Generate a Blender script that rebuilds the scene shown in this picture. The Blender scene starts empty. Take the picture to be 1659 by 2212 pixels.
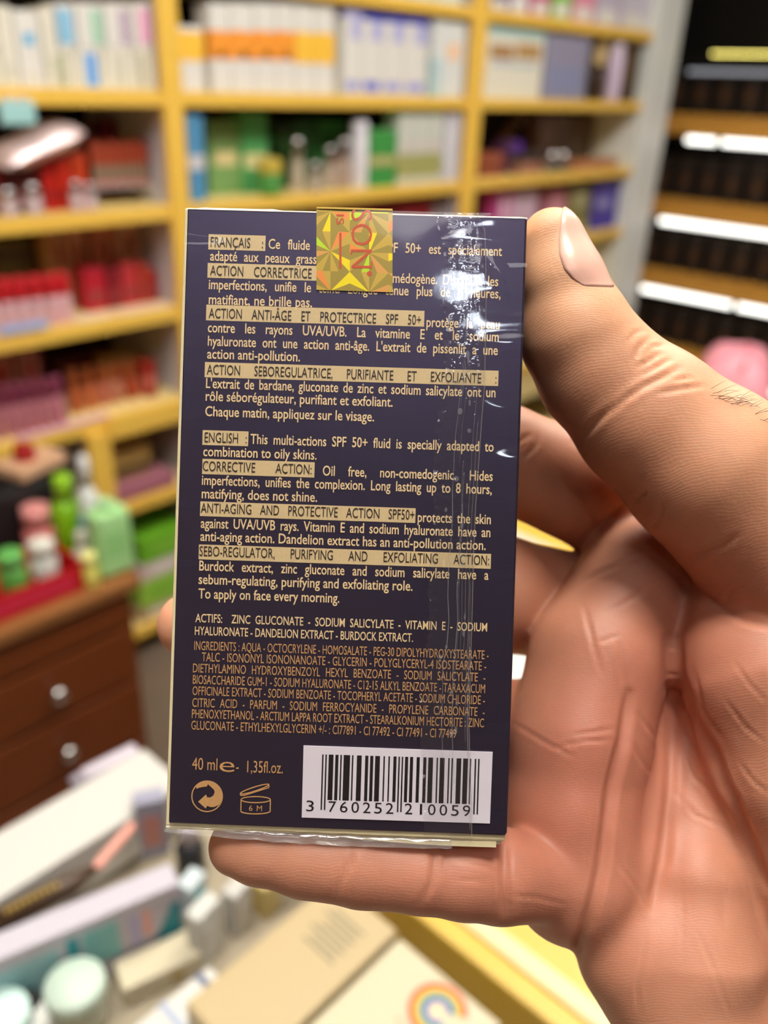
import bpy, bmesh, math, random
import numpy as np
from mathutils import Vector, Matrix, noise as mnoise

random.seed(7)
SC = bpy.context.scene
COL = SC.collection

# ------------------------------------------------------------------ camera, world, lights, exposure
FPX, CX, CY = 1825.6, 829.5, 1106.0          # focal length and centre, in pixels of the 1659 x 2212 frame
PITCH, ROLL, PHI = 0.470630, 0.0397402, 0.7300347
EYE = Vector((0.0, 0.0, 1.5))                # world: X along the shelf, Y towards the shelf wall, Z up
_u = Vector((math.sin(PHI), -math.cos(PHI), 0))         # camera right before roll
_h = Vector((math.cos(PHI), math.sin(PHI), 0))
FWD = _h * math.cos(PITCH) - Vector((0, 0, 1)) * math.sin(PITCH)
_up = _h * math.sin(PITCH) + Vector((0, 0, 1)) * math.cos(PITCH)
RIGHT = _u * math.cos(ROLL) + _up * math.sin(ROLL)
UP = _up * math.cos(ROLL) - _u * math.sin(ROLL)
CAMMAT = Matrix(((RIGHT.x, UP.x, -FWD.x, EYE.x), (RIGHT.y, UP.y, -FWD.y, EYE.y), (RIGHT.z, UP.z, -FWD.z, EYE.z), (0, 0, 0, 1)))

cam = bpy.data.cameras.new('camera')
cam.sensor_fit = 'VERTICAL'
cam.sensor_height = 36.0
cam.sensor_width = 27.0
cam.lens = FPX * 36.0 / 2212.0
cam.clip_start = 0.01
cam.dof.use_dof = True
cam.dof.focus_distance = 0.1515
cam.dof.aperture_fstop = 10.0
camo = bpy.data.objects.new('camera', cam)
camo.matrix_world = CAMMAT
COL.objects.link(camo)
SC.camera = camo

SC.view_settings.view_transform = 'Standard'
SC.view_settings.look = 'None'
SC.view_settings.gamma = 1.0
SC.view_settings.use_curve_mapping = False
SC.view_settings.exposure = 0.5
SC.cycles.use_denoising = True
SC.cycles.max_bounces = 8
SC.cycles.diffuse_bounces = 4
SC.cycles.transparent_max_bounces = 12
SC.cycles.sample_clamp_indirect = 6.0
SC.cycles.caustics_reflective = False
SC.cycles.caustics_refractive = False

world = bpy.data.worlds.new('world')
world.use_nodes = True
world.node_tree.nodes['Background'].inputs[0].default_value = (0.9, 0.93, 1.0, 1)
world.node_tree.nodes['Background'].inputs[1].default_value = 0.15
SC.world = world

# ceiling panels: (x, y, half size x, half size y, strength, colour)
PANELS = [(1.3, 0.35, 0.55, 0.30, 12.0, (1.0, 0.95, 0.86)),
          (2.7, 0.45, 0.45, 0.30, 13.0, (1.0, 0.95, 0.86)),
          (0.1, 0.75, 0.40, 0.30, 10.5, (1.0, 0.95, 0.86)),
          (0.01, -0.02, 0.17, 0.17, 38.0, (1.0, 0.95, 0.88)),
          (-0.62, -0.50, 0.28, 0.28, 3.4, (1.0, 0.97, 0.94))]

# ------------------------------------------------------------------ helpers
def ray(px, py):
    return FWD + RIGHT * ((px - CX) / FPX) - UP * ((py - CY) / FPX)
def at_y(px, py, y):
    d = ray(px, py); return EYE + d * ((y - EYE.y) / d.y)
def at_z(px, py, z):
    d = ray(px, py); return EYE + d * ((z - EYE.z) / d.z)
def at_x(px, py, x):
    d = ray(px, py); return EYE + d * ((x - EYE.x) / d.x)

MATS = {}
def mat(name, rgb, rough=0.5, metal=0.0, spec=0.5, coat=0.0, emit=None, estr=0.0, noise=0.0, nscale=60.0, alpha=1.0, trans=0.0):
    if name in MATS: return MATS[name]
    m = bpy.data.materials.new(name); m.use_nodes = True
    nt = m.node_tree; b = nt.nodes['Principled BSDF']
    b.inputs['Base Color'].default_value = (*rgb, 1)
    b.inputs['Roughness'].default_value = rough
    b.inputs['Metallic'].default_value = metal
    b.inputs['Specular IOR Level'].default_value = spec
    b.inputs['Coat Weight'].default_value = coat
    b.inputs['Transmission Weight'].default_value = trans
    b.inputs['Alpha'].default_value = alpha
    if emit:
        b.inputs['Emission Color'].default_value = (*emit, 1); b.inputs['Emission Strength'].default_value = estr
    if noise > 0:
        tc = nt.nodes.new('ShaderNodeTexCoord'); n = nt.nodes.new('ShaderNodeTexNoise')
        n.inputs['Scale'].default_value = nscale; n.inputs['Detail'].default_value = 4
        mx = nt.nodes.new('ShaderNodeMix'); mx.data_type = 'RGBA'
        mx.inputs['A'].default_value = (*[c * (1 - noise) for c in rgb], 1)
        mx.inputs['B'].default_value = (*[min(1, c * (1 + noise)) for c in rgb], 1)
        nt.links.new(tc.outputs['Object'], n.inputs['Vector']); nt.links.new(n.outputs['Fac'], mx.inputs['Factor'])
        nt.links.new(mx.outputs['Result'], b.inputs['Base Color'])
    MATS[name] = m
    return m

def wood(name, a, bcol, scale=14.0, rough=0.45, stretch=(1, 9, 9)):
    m = bpy.data.materials.new(name); m.use_nodes = True
    nt = m.node_tree; b = nt.nodes['Principled BSDF']; b.inputs['Roughness'].default_value = rough
    tc = nt.nodes.new('ShaderNodeTexCoord'); mp = nt.nodes.new('ShaderNodeMapping'); mp.inputs['Scale'].default_value = stretch
    n = nt.nodes.new('ShaderNodeTexNoise'); n.inputs['Scale'].default_value = scale; n.inputs['Detail'].default_value = 6
    mx = nt.nodes.new('ShaderNodeMix'); mx.data_type = 'RGBA'
    mx.inputs['A'].default_value = (*a, 1); mx.inputs['B'].default_value = (*bcol, 1)
    nt.links.new(tc.outputs['Object'], mp.inputs['Vector']); nt.links.new(mp.outputs['Vector'], n.inputs['Vector'])
    nt.links.new(n.outputs['Fac'], mx.inputs['Factor']); nt.links.new(mx.outputs['Result'], b.inputs['Base Color'])
    MATS[name] = m
    return m

def srgb(r, g, b):
    f = lambda c: (c / 255 / 12.92) if c / 255 <= 0.04045 else ((c / 255 + 0.055) / 1.055) ** 2.4
    return (f(r), f(g), f(b))

def tag(o, label=None, cat=None, group=None, kind=None):
    if label: o['label'] = label
    if cat: o['category'] = cat
    if group: o['group'] = group
    if kind: o['kind'] = kind
    return o

class MB:
    """collects shapes for ONE mesh object"""
    def __init__(s): s.v = []; s.f = []; s.m = []; s.sm = []
    def add(s, vs, fs, mi=0, smooth=False):
        o = len(s.v); s.v += [tuple(p) for p in vs]
        for f in fs: s.f.append([o + i for i in f]); s.m.append(mi); s.sm.append(smooth)
        return s
    def box(s, x0, x1, y0, y1, z0, z1, mi=0, c=0.0, M=None):
        """box with chamfered edges c"""
        c = min(c, abs(x1 - x0) * .3, abs(y1 - y0) * .3, abs(z1 - z0) * .3)
        if c <= 0:
            vs = [Vector((x, y, z)) for z in (z0, z1) for y in (y0, y1) for x in (x0, x1)]
            fs = [(0, 2, 3, 1), (4, 5, 7, 6), (0, 1, 5, 4), (2, 6, 7, 3), (0, 4, 6, 2), (1, 3, 7, 5)]
            if M: vs = [M @ v for v in vs]
            return s.add(vs, fs, mi)
        bm = bmesh.new(); bmesh.ops.create_cube(bm, size=1)
        for v in bm.verts:
            v.co = Vector((x0 + (v.co.x + .5) * (x1 - x0), y0 + (v.co.y + .5) * (y1 - y0), z0 + (v.co.z + .5) * (z1 - z0)))
        bmesh.ops.bevel(bm, geom=list(bm.edges), offset=c, segments=2, profile=.5, affect='EDGES')
        bm.verts.index_update()
        vs = [v.co.copy() for v in bm.verts]; fs = [[v.index for v in f.verts] for f in bm.faces]
        bm.free()
        if M: vs = [M @ v for v in vs]
        return s.add(vs, fs, mi)
    def lathe(s, prof, n=24, mi=0, M=None, smooth=True):
        """prof: list of (r, z) bottom to top, closed at the axis"""
        vs, fs = [], []
        for r, z in prof:
            for k in range(n):
                a = 2 * math.pi * k / n; vs.append(Vector((r * math.cos(a), r * math.sin(a), z)))
        for i in range(len(prof) - 1):
            for k in range(n):
                fs.append((i * n + k, i * n + (k + 1) % n, (i + 1) * n + (k + 1) % n, (i + 1) * n + k))
        fs.append(tuple(reversed(range(n)))); fs.append(tuple((len(prof) - 1) * n + k for k in range(n)))
        if M: vs = [M @ v for v in vs]
        return s.add(vs, fs, mi, smooth)
    def tube(s, pts, r, n=8, mi=0):
        pts = [Vector(p) for p in pts]; vs, fs = [], []
        for i, p in enumerate(pts):
            t = (pts[min(i + 1, len(pts) - 1)] - pts[max(i - 1, 0)]).normalized()
            a = t.orthogonal().normalized(); b = t.cross(a)
            if i:
                a = (a0 - t * a0.dot(t)).normalized(); b = t.cross(a)
            a0 = a
            rr = r[i] if isinstance(r, (list, tuple)) else r
            for k in range(n):
                q = 2 * math.pi * k / n; vs.append(p + (a * math.cos(q) + b * math.sin(q)) * rr)
        for i in range(len(pts) - 1):
            for k in range(n):
                fs.append((i * n + k, i * n + (k + 1) % n, (i + 1) * n + (k + 1) % n, (i + 1) * n + k))
        fs.append(tuple(reversed(range(n)))); fs.append(tuple((len(pts) - 1) * n + k for k in range(n)))
        return s.add(vs, fs, mi, True)
    def build(s, name, mats, parent=None, loc=None):
        me = bpy.data.meshes.new(name)
        base = Vector(loc) if loc is not None else Vector((0, 0, 0))
        me.from_pydata([Vector(v) - base for v in s.v], [], s.f)
        for m in (mats if isinstance(mats, (list, tuple)) else [mats]): me.materials.append(m)
        me.polygons.foreach_set('material_index', s.m); me.polygons.foreach_set('use_smooth', s.sm)
        me.update()
        o = bpy.data.objects.new(name, me); COL.objects.link(o)
        o.location = base
        if parent is not None: o.parent = parent
        return o

def empty(name, loc, rot=(0, 0, 0)):
    o = bpy.data.objects.new(name, None); COL.objects.link(o); o.location = loc; o.rotation_euler = rot
    o.empty_display_size = 0.02
    return o

def copy_tree(o, parent=None):
    c = o.copy(); COL.objects.link(c)
    if parent is not None: c.parent = parent
    for ch in list(o.children): copy_tree(ch, c)
    return c

# ------------------------------------------------------------------ materials
YEL = wood('yellow_shelf_laminate', srgb(238, 190, 74), srgb(244, 202, 92), 8, 0.4)
YELTOP = wood('pale_shelf_top', srgb(240, 214, 140), srgb(246, 224, 158), 8, 0.4)
PANEL = mat('lilac_white_panel', srgb(205, 202, 212), 0.5, noise=.03)
GREYEND = mat('white_end_panel', srgb(226, 230, 226), 0.35, noise=.02)
SHADEBACK = mat('shaded_back_panel', srgb(26, 18, 14), 0.7, noise=.1)  # near-black colour paints in the deep shade inside the shelves
WALL = mat('wall_paint', srgb(214, 206, 190), 0.8, noise=.04, nscale=20)
WALLDK = mat('wall_paint_brown', srgb(118, 84, 66), 0.8, noise=.06, nscale=20)
CEIL = mat('ceiling_paint', srgb(190, 198, 222), 0.9, noise=.02)
FLOOR = mat('floor_tile', srgb(120, 104, 90), 0.35, noise=.12, nscale=8)
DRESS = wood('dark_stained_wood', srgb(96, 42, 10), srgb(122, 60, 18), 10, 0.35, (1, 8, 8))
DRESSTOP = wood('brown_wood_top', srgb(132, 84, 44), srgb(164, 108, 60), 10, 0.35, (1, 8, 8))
WHITE = mat('white_card', srgb(228, 226, 220), 0.45)
CREAM = mat('cream_card', srgb(236, 226, 196), 0.45)
IVORY = mat('ivory_card', srgb(232, 228, 212), 0.45)
BLACK = mat('black_card', srgb(18, 15, 14), 0.35)
CHROME = mat('polished_steel', (0.75, 0.74, 0.72), 0.15, 1.0)
PLASTIC = mat('clear_acrylic', (0.85, 0.82, 0.84), 0.1, 0, 0.6, alpha=0.45)
def card(r, g, b, rough=0.45, metal=0.0):
    return mat('card_%d_%d_%d' % (r, g, b), srgb(r, g, b), rough, metal)

# ------------------------------------------------------------------ room
XL, XR, YB, YF, ZC = -1.7, 4.55, 2.22, -1.9, 2.8
def slab(name, x0, x1, y0, y1, z0, z1, m):
    return tag(MB().box(x0, x1, y0, y1, z0, z1).build(name, m), kind='structure')
slab('floor', XL - .1, XR + .1, YF - .1, YB + .1, -.1, 0, FLOOR)
slab('ceiling', XL - .1, XR + .1, YF - .1, YB + .1, ZC, ZC + .1, CEIL)
slab('wall_back', XL - .1, XR + .1, YB, YB + .1, 0, ZC, WALL)
slab('wall_front', XL - .1, XR + .1, YF - .1, YF, 0, ZC, WALLDK)
slab('wall_left', XL - .1, XL, YF, YB, 0, ZC, WALLDK)
slab('wall_right', XR, XR + .1, YF, YB, 0, ZC, WALL)
FRAMEW = mat('lamp_frame', (0.8, 0.8, 0.8), 0.4)
wherel = ['in front of the yellow shelves, nearest the camera side', 'over the far right end of the yellow shelves', 'over the left end of the yellow shelves', 'straight above the held carton', 'just behind the photographer']
for i, (x, y, hx, hy, st, colr) in enumerate(PANELS):
    e = empty('ceiling_light', (x, y, ZC))
    tag(e, 'square ceiling light panel ' + wherel[i], 'ceiling light')
    em = mat('lamp_glow_%d' % i, (0, 0, 0), 0.5, emit=colr, estr=st)
    MB().box(-hx, hx, -hy, hy, -.02, -.012).build('diffuser', em, e)
    f = MB()
    for a in ((-hx - .03, hx + .03, -hy - .03, -hy), (-hx - .03, hx + .03, hy, hy + .03), (-hx - .03, -hx, -hy, hy), (hx, hx + .03, -hy, hy)):
        f.box(*a, -.03, 0)
    f.build('frame', FRAMEW, e)
# small round downlights behind the photographer
DL = mat('downlight_glow', (0, 0, 0), 0.5, emit=(0.80, 0.88, 1.0), estr=26.0)
for i, (x, y) in enumerate([(-0.92, -0.98), (0.55, -1.25), (1.5, -0.9), (-1.2, -0.2)]):
    e = empty('downlight', (x, y, ZC))
    tag(e, 'small round ceiling downlight ' + ['behind the photographer', 'in the far corner behind the camera', 'over the aisle to the right', 'by the left wall'][i], 'downlight')
    MB().lathe([(.055, -.012), (.055, -.004)], 24).build('lens', DL, e)
    MB().lathe([(.056, -.006), (.075, -.014), (.08, -.004), (.08, 0)], 24).build('rim', FRAMEW, e)

# ------------------------------------------------------------------ yellow display shelf
FY = 1.8                      # front plane of the shelf
DEP = 0.36
BB = [1.679, 1.434, 1.191, 0.951, 0.714, 0.47, 0.08]   # undersides of the boards
TH = 0.030
TOPZ = [b + TH for b in BB]
shelf = empty('display_shelf', (1.2, FY, 0))
tag(shelf, 'large yellow edged shop shelving unit full of cosmetics along the back wall', 'shelving unit')
def sp(mb, name, m): o = mb.build(name, m); o.parent = shelf; o.location = -Vector(shelf.location); return o
SX0, SX1 = -0.9, 3.70
UPR = [(0.20, 0.252), (1.211, 1.263), (2.325, 2.395), (3.467, 3.69)]
for k, b in enumerate(BB):
    bm = MB().box(SX0, 3.467, FY + .012, FY + DEP, b, b + TH, 0)
    o = sp(bm, 'shelf_board', YELTOP)
    e = MB().box(SX0, 3.467, FY, FY + .012, b - .002, b + TH, 0, .002).build('front_edge', YEL); e.parent = o
sp(MB().box(SX0, 3.467, FY + .008, FY + DEP, 2.15, 2.18), 'shelf_board', YELTOP)
for i, (a, b) in enumerate(UPR[:3]):
    o = sp(MB().box(a + .01, b - .01, FY + .012, FY + DEP, 0, 2.2), 'upright', PANEL)
    e = MB().box(a, b, FY - .006, FY + .012, 0, 2.2, 0, .003).build('front_edge', YEL); e.parent = o
o = sp(MB().box(*UPR[3], FY - .01, FY + DEP, 0, 2.3, 0, .006), 'end_panel', GREYEND)
sp(MB().box(SX0, 3.467, FY + DEP, FY + DEP + .012, 0, 2.2), 'back_panel', SHADEBACK)
# lower cabinet divider seen at the left, between the two bottom rows
o = sp(MB().box(0.925, 0.975, FY + .012, FY + DEP - .01, 0.2 + TH, 0.714), 'divider', PANEL)
e = MB().box(0.92, 0.98, FY - .012, FY + .012, 0.0, 0.716, 0, .003).build('front_edge', YEL); e.parent = o
sp(MB().box(2.397, 3.465, FY + .014, FY + .03, .345, .4695, 0, .002), 'plinth', YELTOP)
o = sp(MB().box(0.98, 1.211, FY - .018, FY + .01, 0.690, 0.745, 0, .003), 'rail', YEL)

# ------------------------------------------------------------------ products on the shelves
def slot(px0, px1, pytop, row, sb=.02, pybot=None):
    """a place on a board: world x range, front y, bottom z and height read off the photograph"""
    y = FY + sb
    z0 = TOPZ[row] + .0008
    pm = (px0 + px1) / 2
    pt = at_y(pm, pytop, y)
    if pybot is not None: z0 = at_y(pm, pybot, y).z
    mid = at_y(pm, (pytop + 215) / 2, y)
    yb = pytop + 40
    xa, xb = at_y(px0, yb, y).x, at_y(px1, yb, y).x
    for (lo, hi) in ((.253, 1.210), (1.264, 2.324), (2.396, 3.466)):          # keep inside the bay
        if lo - .03 < (xa + xb) / 2 < hi + .026: xa, xb = max(xa, lo), min(xb, hi); break
    return xa, xb, y, z0, max(.012, min(pt.z - z0, .2085 if row else .25))

def carton(px0, px1, pyt, row, base, label, bands=(), sb=.02, depth=.06, name='carton', cat='box', group=None, lid=None, pybot=None, gap=.0012):
    """folding carton; bands = (low, high, left, right, material) as fractions of the front"""
    x0, x1, y, z0, h = slot(px0, px1, pyt, row, sb, pybot)
    x0 += gap; x1 -= gap
    w = x1 - x0
    e = empty(name, ((x0 + x1) / 2, y + depth / 2, z0))
    tag(e, label, cat, group)
    MB().box(-w / 2, w / 2, -depth / 2, depth / 2, 0, h, 0, .002).build('body', base, e)
    for (a, b, l, r, m) in bands:
        q = MB()
        q.box(-w / 2 + l * w, -w / 2 + r * w, -depth / 2 - .0007, -depth / 2 + .0005, a * h, b * h)
        if l <= .02: q.box(-w / 2 - .0007, -w / 2 + .0005, -depth / 2 - .0004, depth / 2 - .003, a * h, b * h)
        q.build('printed_panel', m, e)
    f = MB().box(-w / 2 + .001, w / 2 - .001, -depth / 2 + .001, depth / 2 - .001, h, h + .0012, 0, .0004)
    f.build('lid_flap', lid or base, e)
    return e

def bottle(px, r_px, pyt, row, body, cap, label, sb=.03, name='bottle', cat='bottle', group=None, capf=.25, capr=.6, shape='bottle', pybot=None, labelm=None):
    x0, x1, y, z0, h = slot(px - r_px, px + r_px, pyt, row, sb, pybot)
    r = r_px * (at_y(px, pyt + 40, y) - EYE).dot(FWD) / FPX
    xm = min(max(at_y(px, pyt + 40, y + r).x, x0 if x0 in (.253, 1.264, 2.396) else -9), x1 if x1 in (1.210, 2.324, 3.466) else 9)
    for (lo, hi) in ((.253, 1.210), (1.264, 2.324), (2.396, 3.466)):
        if lo - .03 < xm < hi + .026: xm = min(max(xm, lo + r), hi - r); break
    e = empty(name, (xm, y + r, z0)); tag(e, label, cat, group)
    hb = h * (1 - capf)
    if shape == 'bottle':
        prof = [(r * .8, 0), (r * .97, hb * .04), (r, hb * .1), (r, hb * .75), (r * .9, hb * .88), (r * .55, hb * .96), (r * .45, hb)]
    elif shape == 'jar':
        prof = [(r * .85, 0), (r * .98, hb * .08), (r, hb * .2), (r, hb * .9), (r * .92, hb)]
    else:
        prof = [(r * .95, 0), (r, hb * .03), (r, hb * .97), (r * .95, hb)]
    MB().lathe(prof, 20).build('body', body, e)
    rc = r * capr
    MB().lathe([(rc * .96, hb), (rc, hb + (h - hb) * .08), (rc, h - (h - hb) * .12), (rc * .85, h)], 20).build('cap', cap, e)
    if labelm:
        MB().lathe([(r * 1.012, hb * .3), (r * 1.012, hb * .6)], 20).build('paper_label', labelm, e)
    return e

O = ordn = ['first', 'second', 'third', 'fourth', 'fifth', 'sixth', 'seventh', 'eighth']
# --- row above the top board (only the feet of things show)
topm = [card(92, 50, 120), card(214, 206, 222), card(196, 62, 124), card(126, 200, 38), card(226, 150, 172), card(196, 188, 206), card(206, 200, 216)]
for (a, b, y), m, lb in zip([(1058, 1104, -60), (1108, 1146, -75), (1150, 1194, -70), (1200, 1240, -80), (1244, 1290, -60), (1294, 1345, -60), (1350, 1408, -50)], topm,
        ['dark purple carton on the top right shelf, beside the yellow upright', 'pale lilac carton on the top right shelf between purple and magenta', 'magenta carton on the top right shelf beside the lime green tube',
         'lime green carton standing on the top right shelf', 'pink carton on the top right shelf right of the lime green one', 'grey lilac pouch box on the top right shelf, left of the last one',
         'grey lilac pouch box at the right end of the top shelf']):
    carton(a, b, y, 0, m, lb, [(.05, .3, .1, .9, WHITE)], sb=.03)
for i, (a, b) in enumerate([(775, 830), (835, 885), (890, 940), (945, 1000)]):
    carton(a, b, -90, 0, card(214, 226, 222), 'pale aqua carton on the top middle shelf, %s from the left' % O[i], [(.3, .6, 0, 1, card(150, 190, 196))], sb=.03, group='pale aqua cartons on the top middle shelf')
# --- second row, left bay: white cartons
carton(-60, -8, 12, 1, IVORY, 'plain ivory carton at the far left of the white carton row', [(.4, .5, .1, .9, card(200, 196, 178))])
carton(-6, 27, 14, 1, IVORY, 'narrow ivory carton left of the one with the blue dot', [(.1, .3, .2, .8, card(214, 212, 196))])
carton(30, 86, 24, 1, WHITE, 'tall white carton with a round blue dot', [(.56, .72, .33, .70, card(66, 176, 224)), (.08, .2, .2, .8, card(222, 218, 208))])
carton(89, 118, 18, 1, IVORY, 'tall ivory carton right of the one with the blue dot', [(.2, .4, .1, .9, card(222, 220, 200))])
cols = [(121, 162), (165, 224), (227, 286), (289, 344)]
loc_ = [(card(172, 176, 140), .1, .5, 'olive stripe'), (card(106, 168, 236), .32, .78, 'bright blue stripe'), (card(206, 202, 184), .35, .7, 'grey stripe'), (card(190, 186, 164), .2, .6, 'grey green stripe')]
upc = [(card(140, 196, 230), .03, .85, 'sky blue stripe'), (card(170, 212, 186), .5, .95, 'mint green stripe'), (card(188, 168, 188), .5, .9, 'mauve stripe'), (card(238, 166, 210), .3, .85, 'pink stripe')]
for (a, b), (m, l, r, t), (m2, l2, r2, t2) in zip(cols, loc_, upc):
    carton(a, b, 108, 1, IVORY, 'white carton with a %s, in the lower tier of the white row' % t, [(.06, .92, l, r, m)])
    zz = at_y((a + b) / 2, 108, FY + .02).z + .003
    e = carton(a, b, 8, 1, WHITE, 'white carton with a %s, stacked in the upper tier' % t2, [(.1, .88, l2, r2, m2)])
    # lift: rebuild the height so that it stands on the lower carton
    h0 = TOPZ[1] + .0008; top = at_y((a + b) / 2, 8, FY + .02).z
    for ch in e.children:
        for v in ch.data.vertices: v.co.z *= (top - zz) / (top - h0)
    e.location.z = zz
# --- second row, middle bay: orange banded cartons
ORG, AMB = card(250, 160, 56), card(252, 200, 70)
carton(386, 440, 58, 1, WHITE, 'shorter white carton with an amber band, leftmost of the banded row', [(.48, .92, 0, 1, AMB)], sb=.015)
for i, (a, b) in enumerate([(452, 497), (498, 549), (550, 596), (597, 637)]):
    carton(a, b, 8, 1, WHITE, 'white carton with an orange band, %s of the orange ones from the left' % O[i], [(.38, .70, 0, 1, ORG), (.40, .47, .35, .7, card(190, 160, 120))], group='white cartons with orange bands')
for i, (a, b) in enumerate([(638, 680), (681, 724)]):
    carton(a, b, 10 + 2 * i, 1, WHITE, 'white carton with a yellow amber band, %s' % ['right of the orange banded ones', 'next to the blue and white cartons'][i], [(.35, .70, 0, 1, AMB)])
BLU, LAV, MIDB = card(52, 62, 176), card(182, 182, 226), card(110, 116, 214)
for i, (a, b) in enumerate([(742, 782), (783, 828), (829, 875), (876, 926)]):
    carton(a, b, 20 + 5 * i, 1, WHITE, 'white carton with a blue top and blue print at the foot, %s from the left' % O[i],
           [(.9, .995, 0, 1, BLU if i else LAV), (.66, .9, .42, .98, LAV), (.05, .17, .1, .9, MIDB if i == 1 else card(160, 162, 220))], group='blue topped white cartons')
carton(936, 1006, 46, 1, card(222, 226, 224), 'white carton with a peach spot, beside the middle yellow upright', [(.5, .72, .45, .85, card(244, 204, 168)), (.0, .5, 0, .3, card(190, 214, 218))])
# --- second row, right bay
carton(1052, 1178, 52, 1, card(234, 230, 212), 'wide cream carton with a pale cyan top and bronze lettering', [(.86, .995, 0, 1, card(168, 206, 204)), (.54, .74, .06, .46, card(176, 136, 92)), (.56, .78, .5, .94, card(186, 148, 96)), (.44, .52, .1, .9, card(196, 204, 208))], depth=.1)
carton(1180, 1274, 76, 1, card(150, 148, 172), 'grey lavender carton on the second shelf of the right bay', [(.1, .5, .1, .9, card(140, 146, 180))], depth=.1)
bottle(1294, 17, 84, 1, card(60, 38, 26), card(206, 180, 128), 'dark brown bottle with a round gold cap, right of the lavender carton', capf=.42, capr=.95, sb=.03)
bottle(1330, 18, 92, 1, card(216, 198, 224), card(222, 206, 224), 'tall slim lilac bottle at the right end of the second shelf', capf=.2, capr=.9, sb=.005, shape='tube')
carton(1350, 1382, 92, 1, card(72, 52, 36), 'dark brown carton last on the second shelf, by the white end panel', [(.3, .8, .1, .4, card(120, 96, 60))])
# --- third row, left bay
e = empty('price_tag', at_y(38, 243, FY - .012)); tag(e, 'pale turquoise tag hanging below the second shelf edge', 'tag')
MB().box(-.036, .036, -.004, .004, -.022, .020, 0, .003).build('plate', card(166, 214, 214), e)
MB().box(-.03, .03, -.0045, .012, .020, .028, 0, .002).build('hook', PLASTIC, e)
DKR, RED, ORR = card(96, 10, 8), card(190, 26, 12), card(196, 62, 24)
for i, (a, b, y, m, t) in enumerate([(-40, 16, 352, card(120, 16, 20), 'crimson carton at the far left under the silver pouch'), (18, 52, 352, DKR, 'dark maroon carton under the silver pouch'), (54, 88, 350, DKR, 'dark maroon carton left of the bright red one'),
                     (90, 122, 346, RED, 'bright red carton on the third shelf'), (124, 154, 342, card(200, 40, 16), 'vermilion carton right of the bright red one'), (156, 190, 334, ORR, 'orange red carton beside the brick red packs')]):
    carton(a, b, y, 2, m, t, [(.2, .4, .1, .9, card(150, 30, 34))], sb=.05)
p = at_y(80, 312, FY + .04)
e = empty('pouch', p, (0.15, -0.30, 0.1)); tag(e, 'shiny pinkish silver pouch lying on top of the red cartons', 'pouch')
q = MB(); n1, n2 = 14, 8; vs = []
for s_ in (1, -1):
    for i in range(n1 + 1):
        for j in range(n2 + 1):
            x = (i / n1 - .5) * .20; yv = (j / n2 - .5) * .09
            k = max(0, (1 - (2 * i / n1 - 1) ** 4)) * max(0, (1 - (2 * j / n2 - 1) ** 4))
            vs.append((x, yv, s_ * .026 * k ** .6 + .003 * math.sin(40 * x + 3 * j) * k))
N_ = (n1 + 1) * (n2 + 1); fs = []
for i in range(n1):
    for j in range(n2):
        a = i * (n2 + 1) + j; b = a + n2 + 1
        fs.append((a, b, b + 1, a + 1)); fs.append((N_ + a, N_ + a + 1, N_ + b + 1, N_ + b))
q.add(vs, fs, 0, True); q.build('foil', mat('pink_foil', srgb(236, 214, 216), .30, .45), e)
MB().box(-.11, -.098, -.045, .045, -.003, .003, 0, .001).build('sealed_end', mat('pink_foil', (1, 1, 1)), e)
# clear riser and five brick packs
pA = slot(192, 340, 402, 2, .06)
e = empty('acrylic_riser', ((pA[0] + pA[1]) / 2, FY + .11, TOPZ[2] + .0005)); tag(e, 'clear acrylic riser under the five brick red packs', 'display stand')
w = (pA[1] - pA[0]) / 2; hr = pA[4]
MB().box(-w, w, -.05, .05, hr - .004, hr, 0, .001).build('top', PLASTIC, e)
MB().box(-w, -w + .004, -.05, .05, 0, hr - .004, 0, .001).build('leg', PLASTIC, e)
MB().box(w - .004, w, -.05, .05, 0, hr - .004, 0, .001).build('leg', PLASTIC, e)
for i, (a, b) in enumerate([(198, 230), (231, 257), (258, 283), (284, 308), (309, 334)]):
    x0, x1, y, z0, h = slot(a, b, 300, 2, .07)
    z0 = TOPZ[2] + hr + .002; h = at_y((a + b) / 2, 302, y).z - z0
    e = empty('lipstick_pack', ((x0 + x1) / 2, y + .02, z0)); w = (x1 - x0) / 2 - .001
    tag(e, 'brick red pointed pack standing on the clear riser, %s from the left' % O[i], 'pack', 'brick red packs on the riser')
    MB().add([(-w, -.018, h * .1), (w, -.018, h * .1), (w, .018, h * .1), (-w, .018, h * .1), (-w, -.018, h * .85), (w, -.018, h * .85), (w, .018, h * .85), (-w, .018, h * .85), (0, -.016, h), (0, .016, h)],
             [(0, 1, 5, 4), (1, 2, 6, 5), (2, 3, 7, 6), (3, 0, 4, 7), (4, 5, 8), (5, 6, 9, 8), (6, 7, 9), (7, 4, 8, 9), (0, 3, 2, 1)]).build('sleeve', card(156, 62, 38), e)
    MB().box(-w, w, -.0185, .0185, h * .12, h * .45).build('printed_panel', card(134, 112, 92), e)
    MB().box(-w, w, -.02, .02, 0, h * .1, 0, .002).build('foot', card(190, 130, 122), e)
carton(226, 283, 262, 2, card(118, 24, 60), 'dark magenta carton at the back behind the brick red packs', [(.6, .8, .1, .9, card(90, 16, 40))], sb=.2)
carton(150, 210, 268, 2, card(92, 50, 44), 'dusky brown carton at the back left of the magenta one', [(.5, .8, .2, .8, card(120, 80, 76))], sb=.22)
GLJ = mat('clear_glass_pink', (0.9, 0.75, 0.78), 0.06, 0, .7, alpha=.55)
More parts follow.
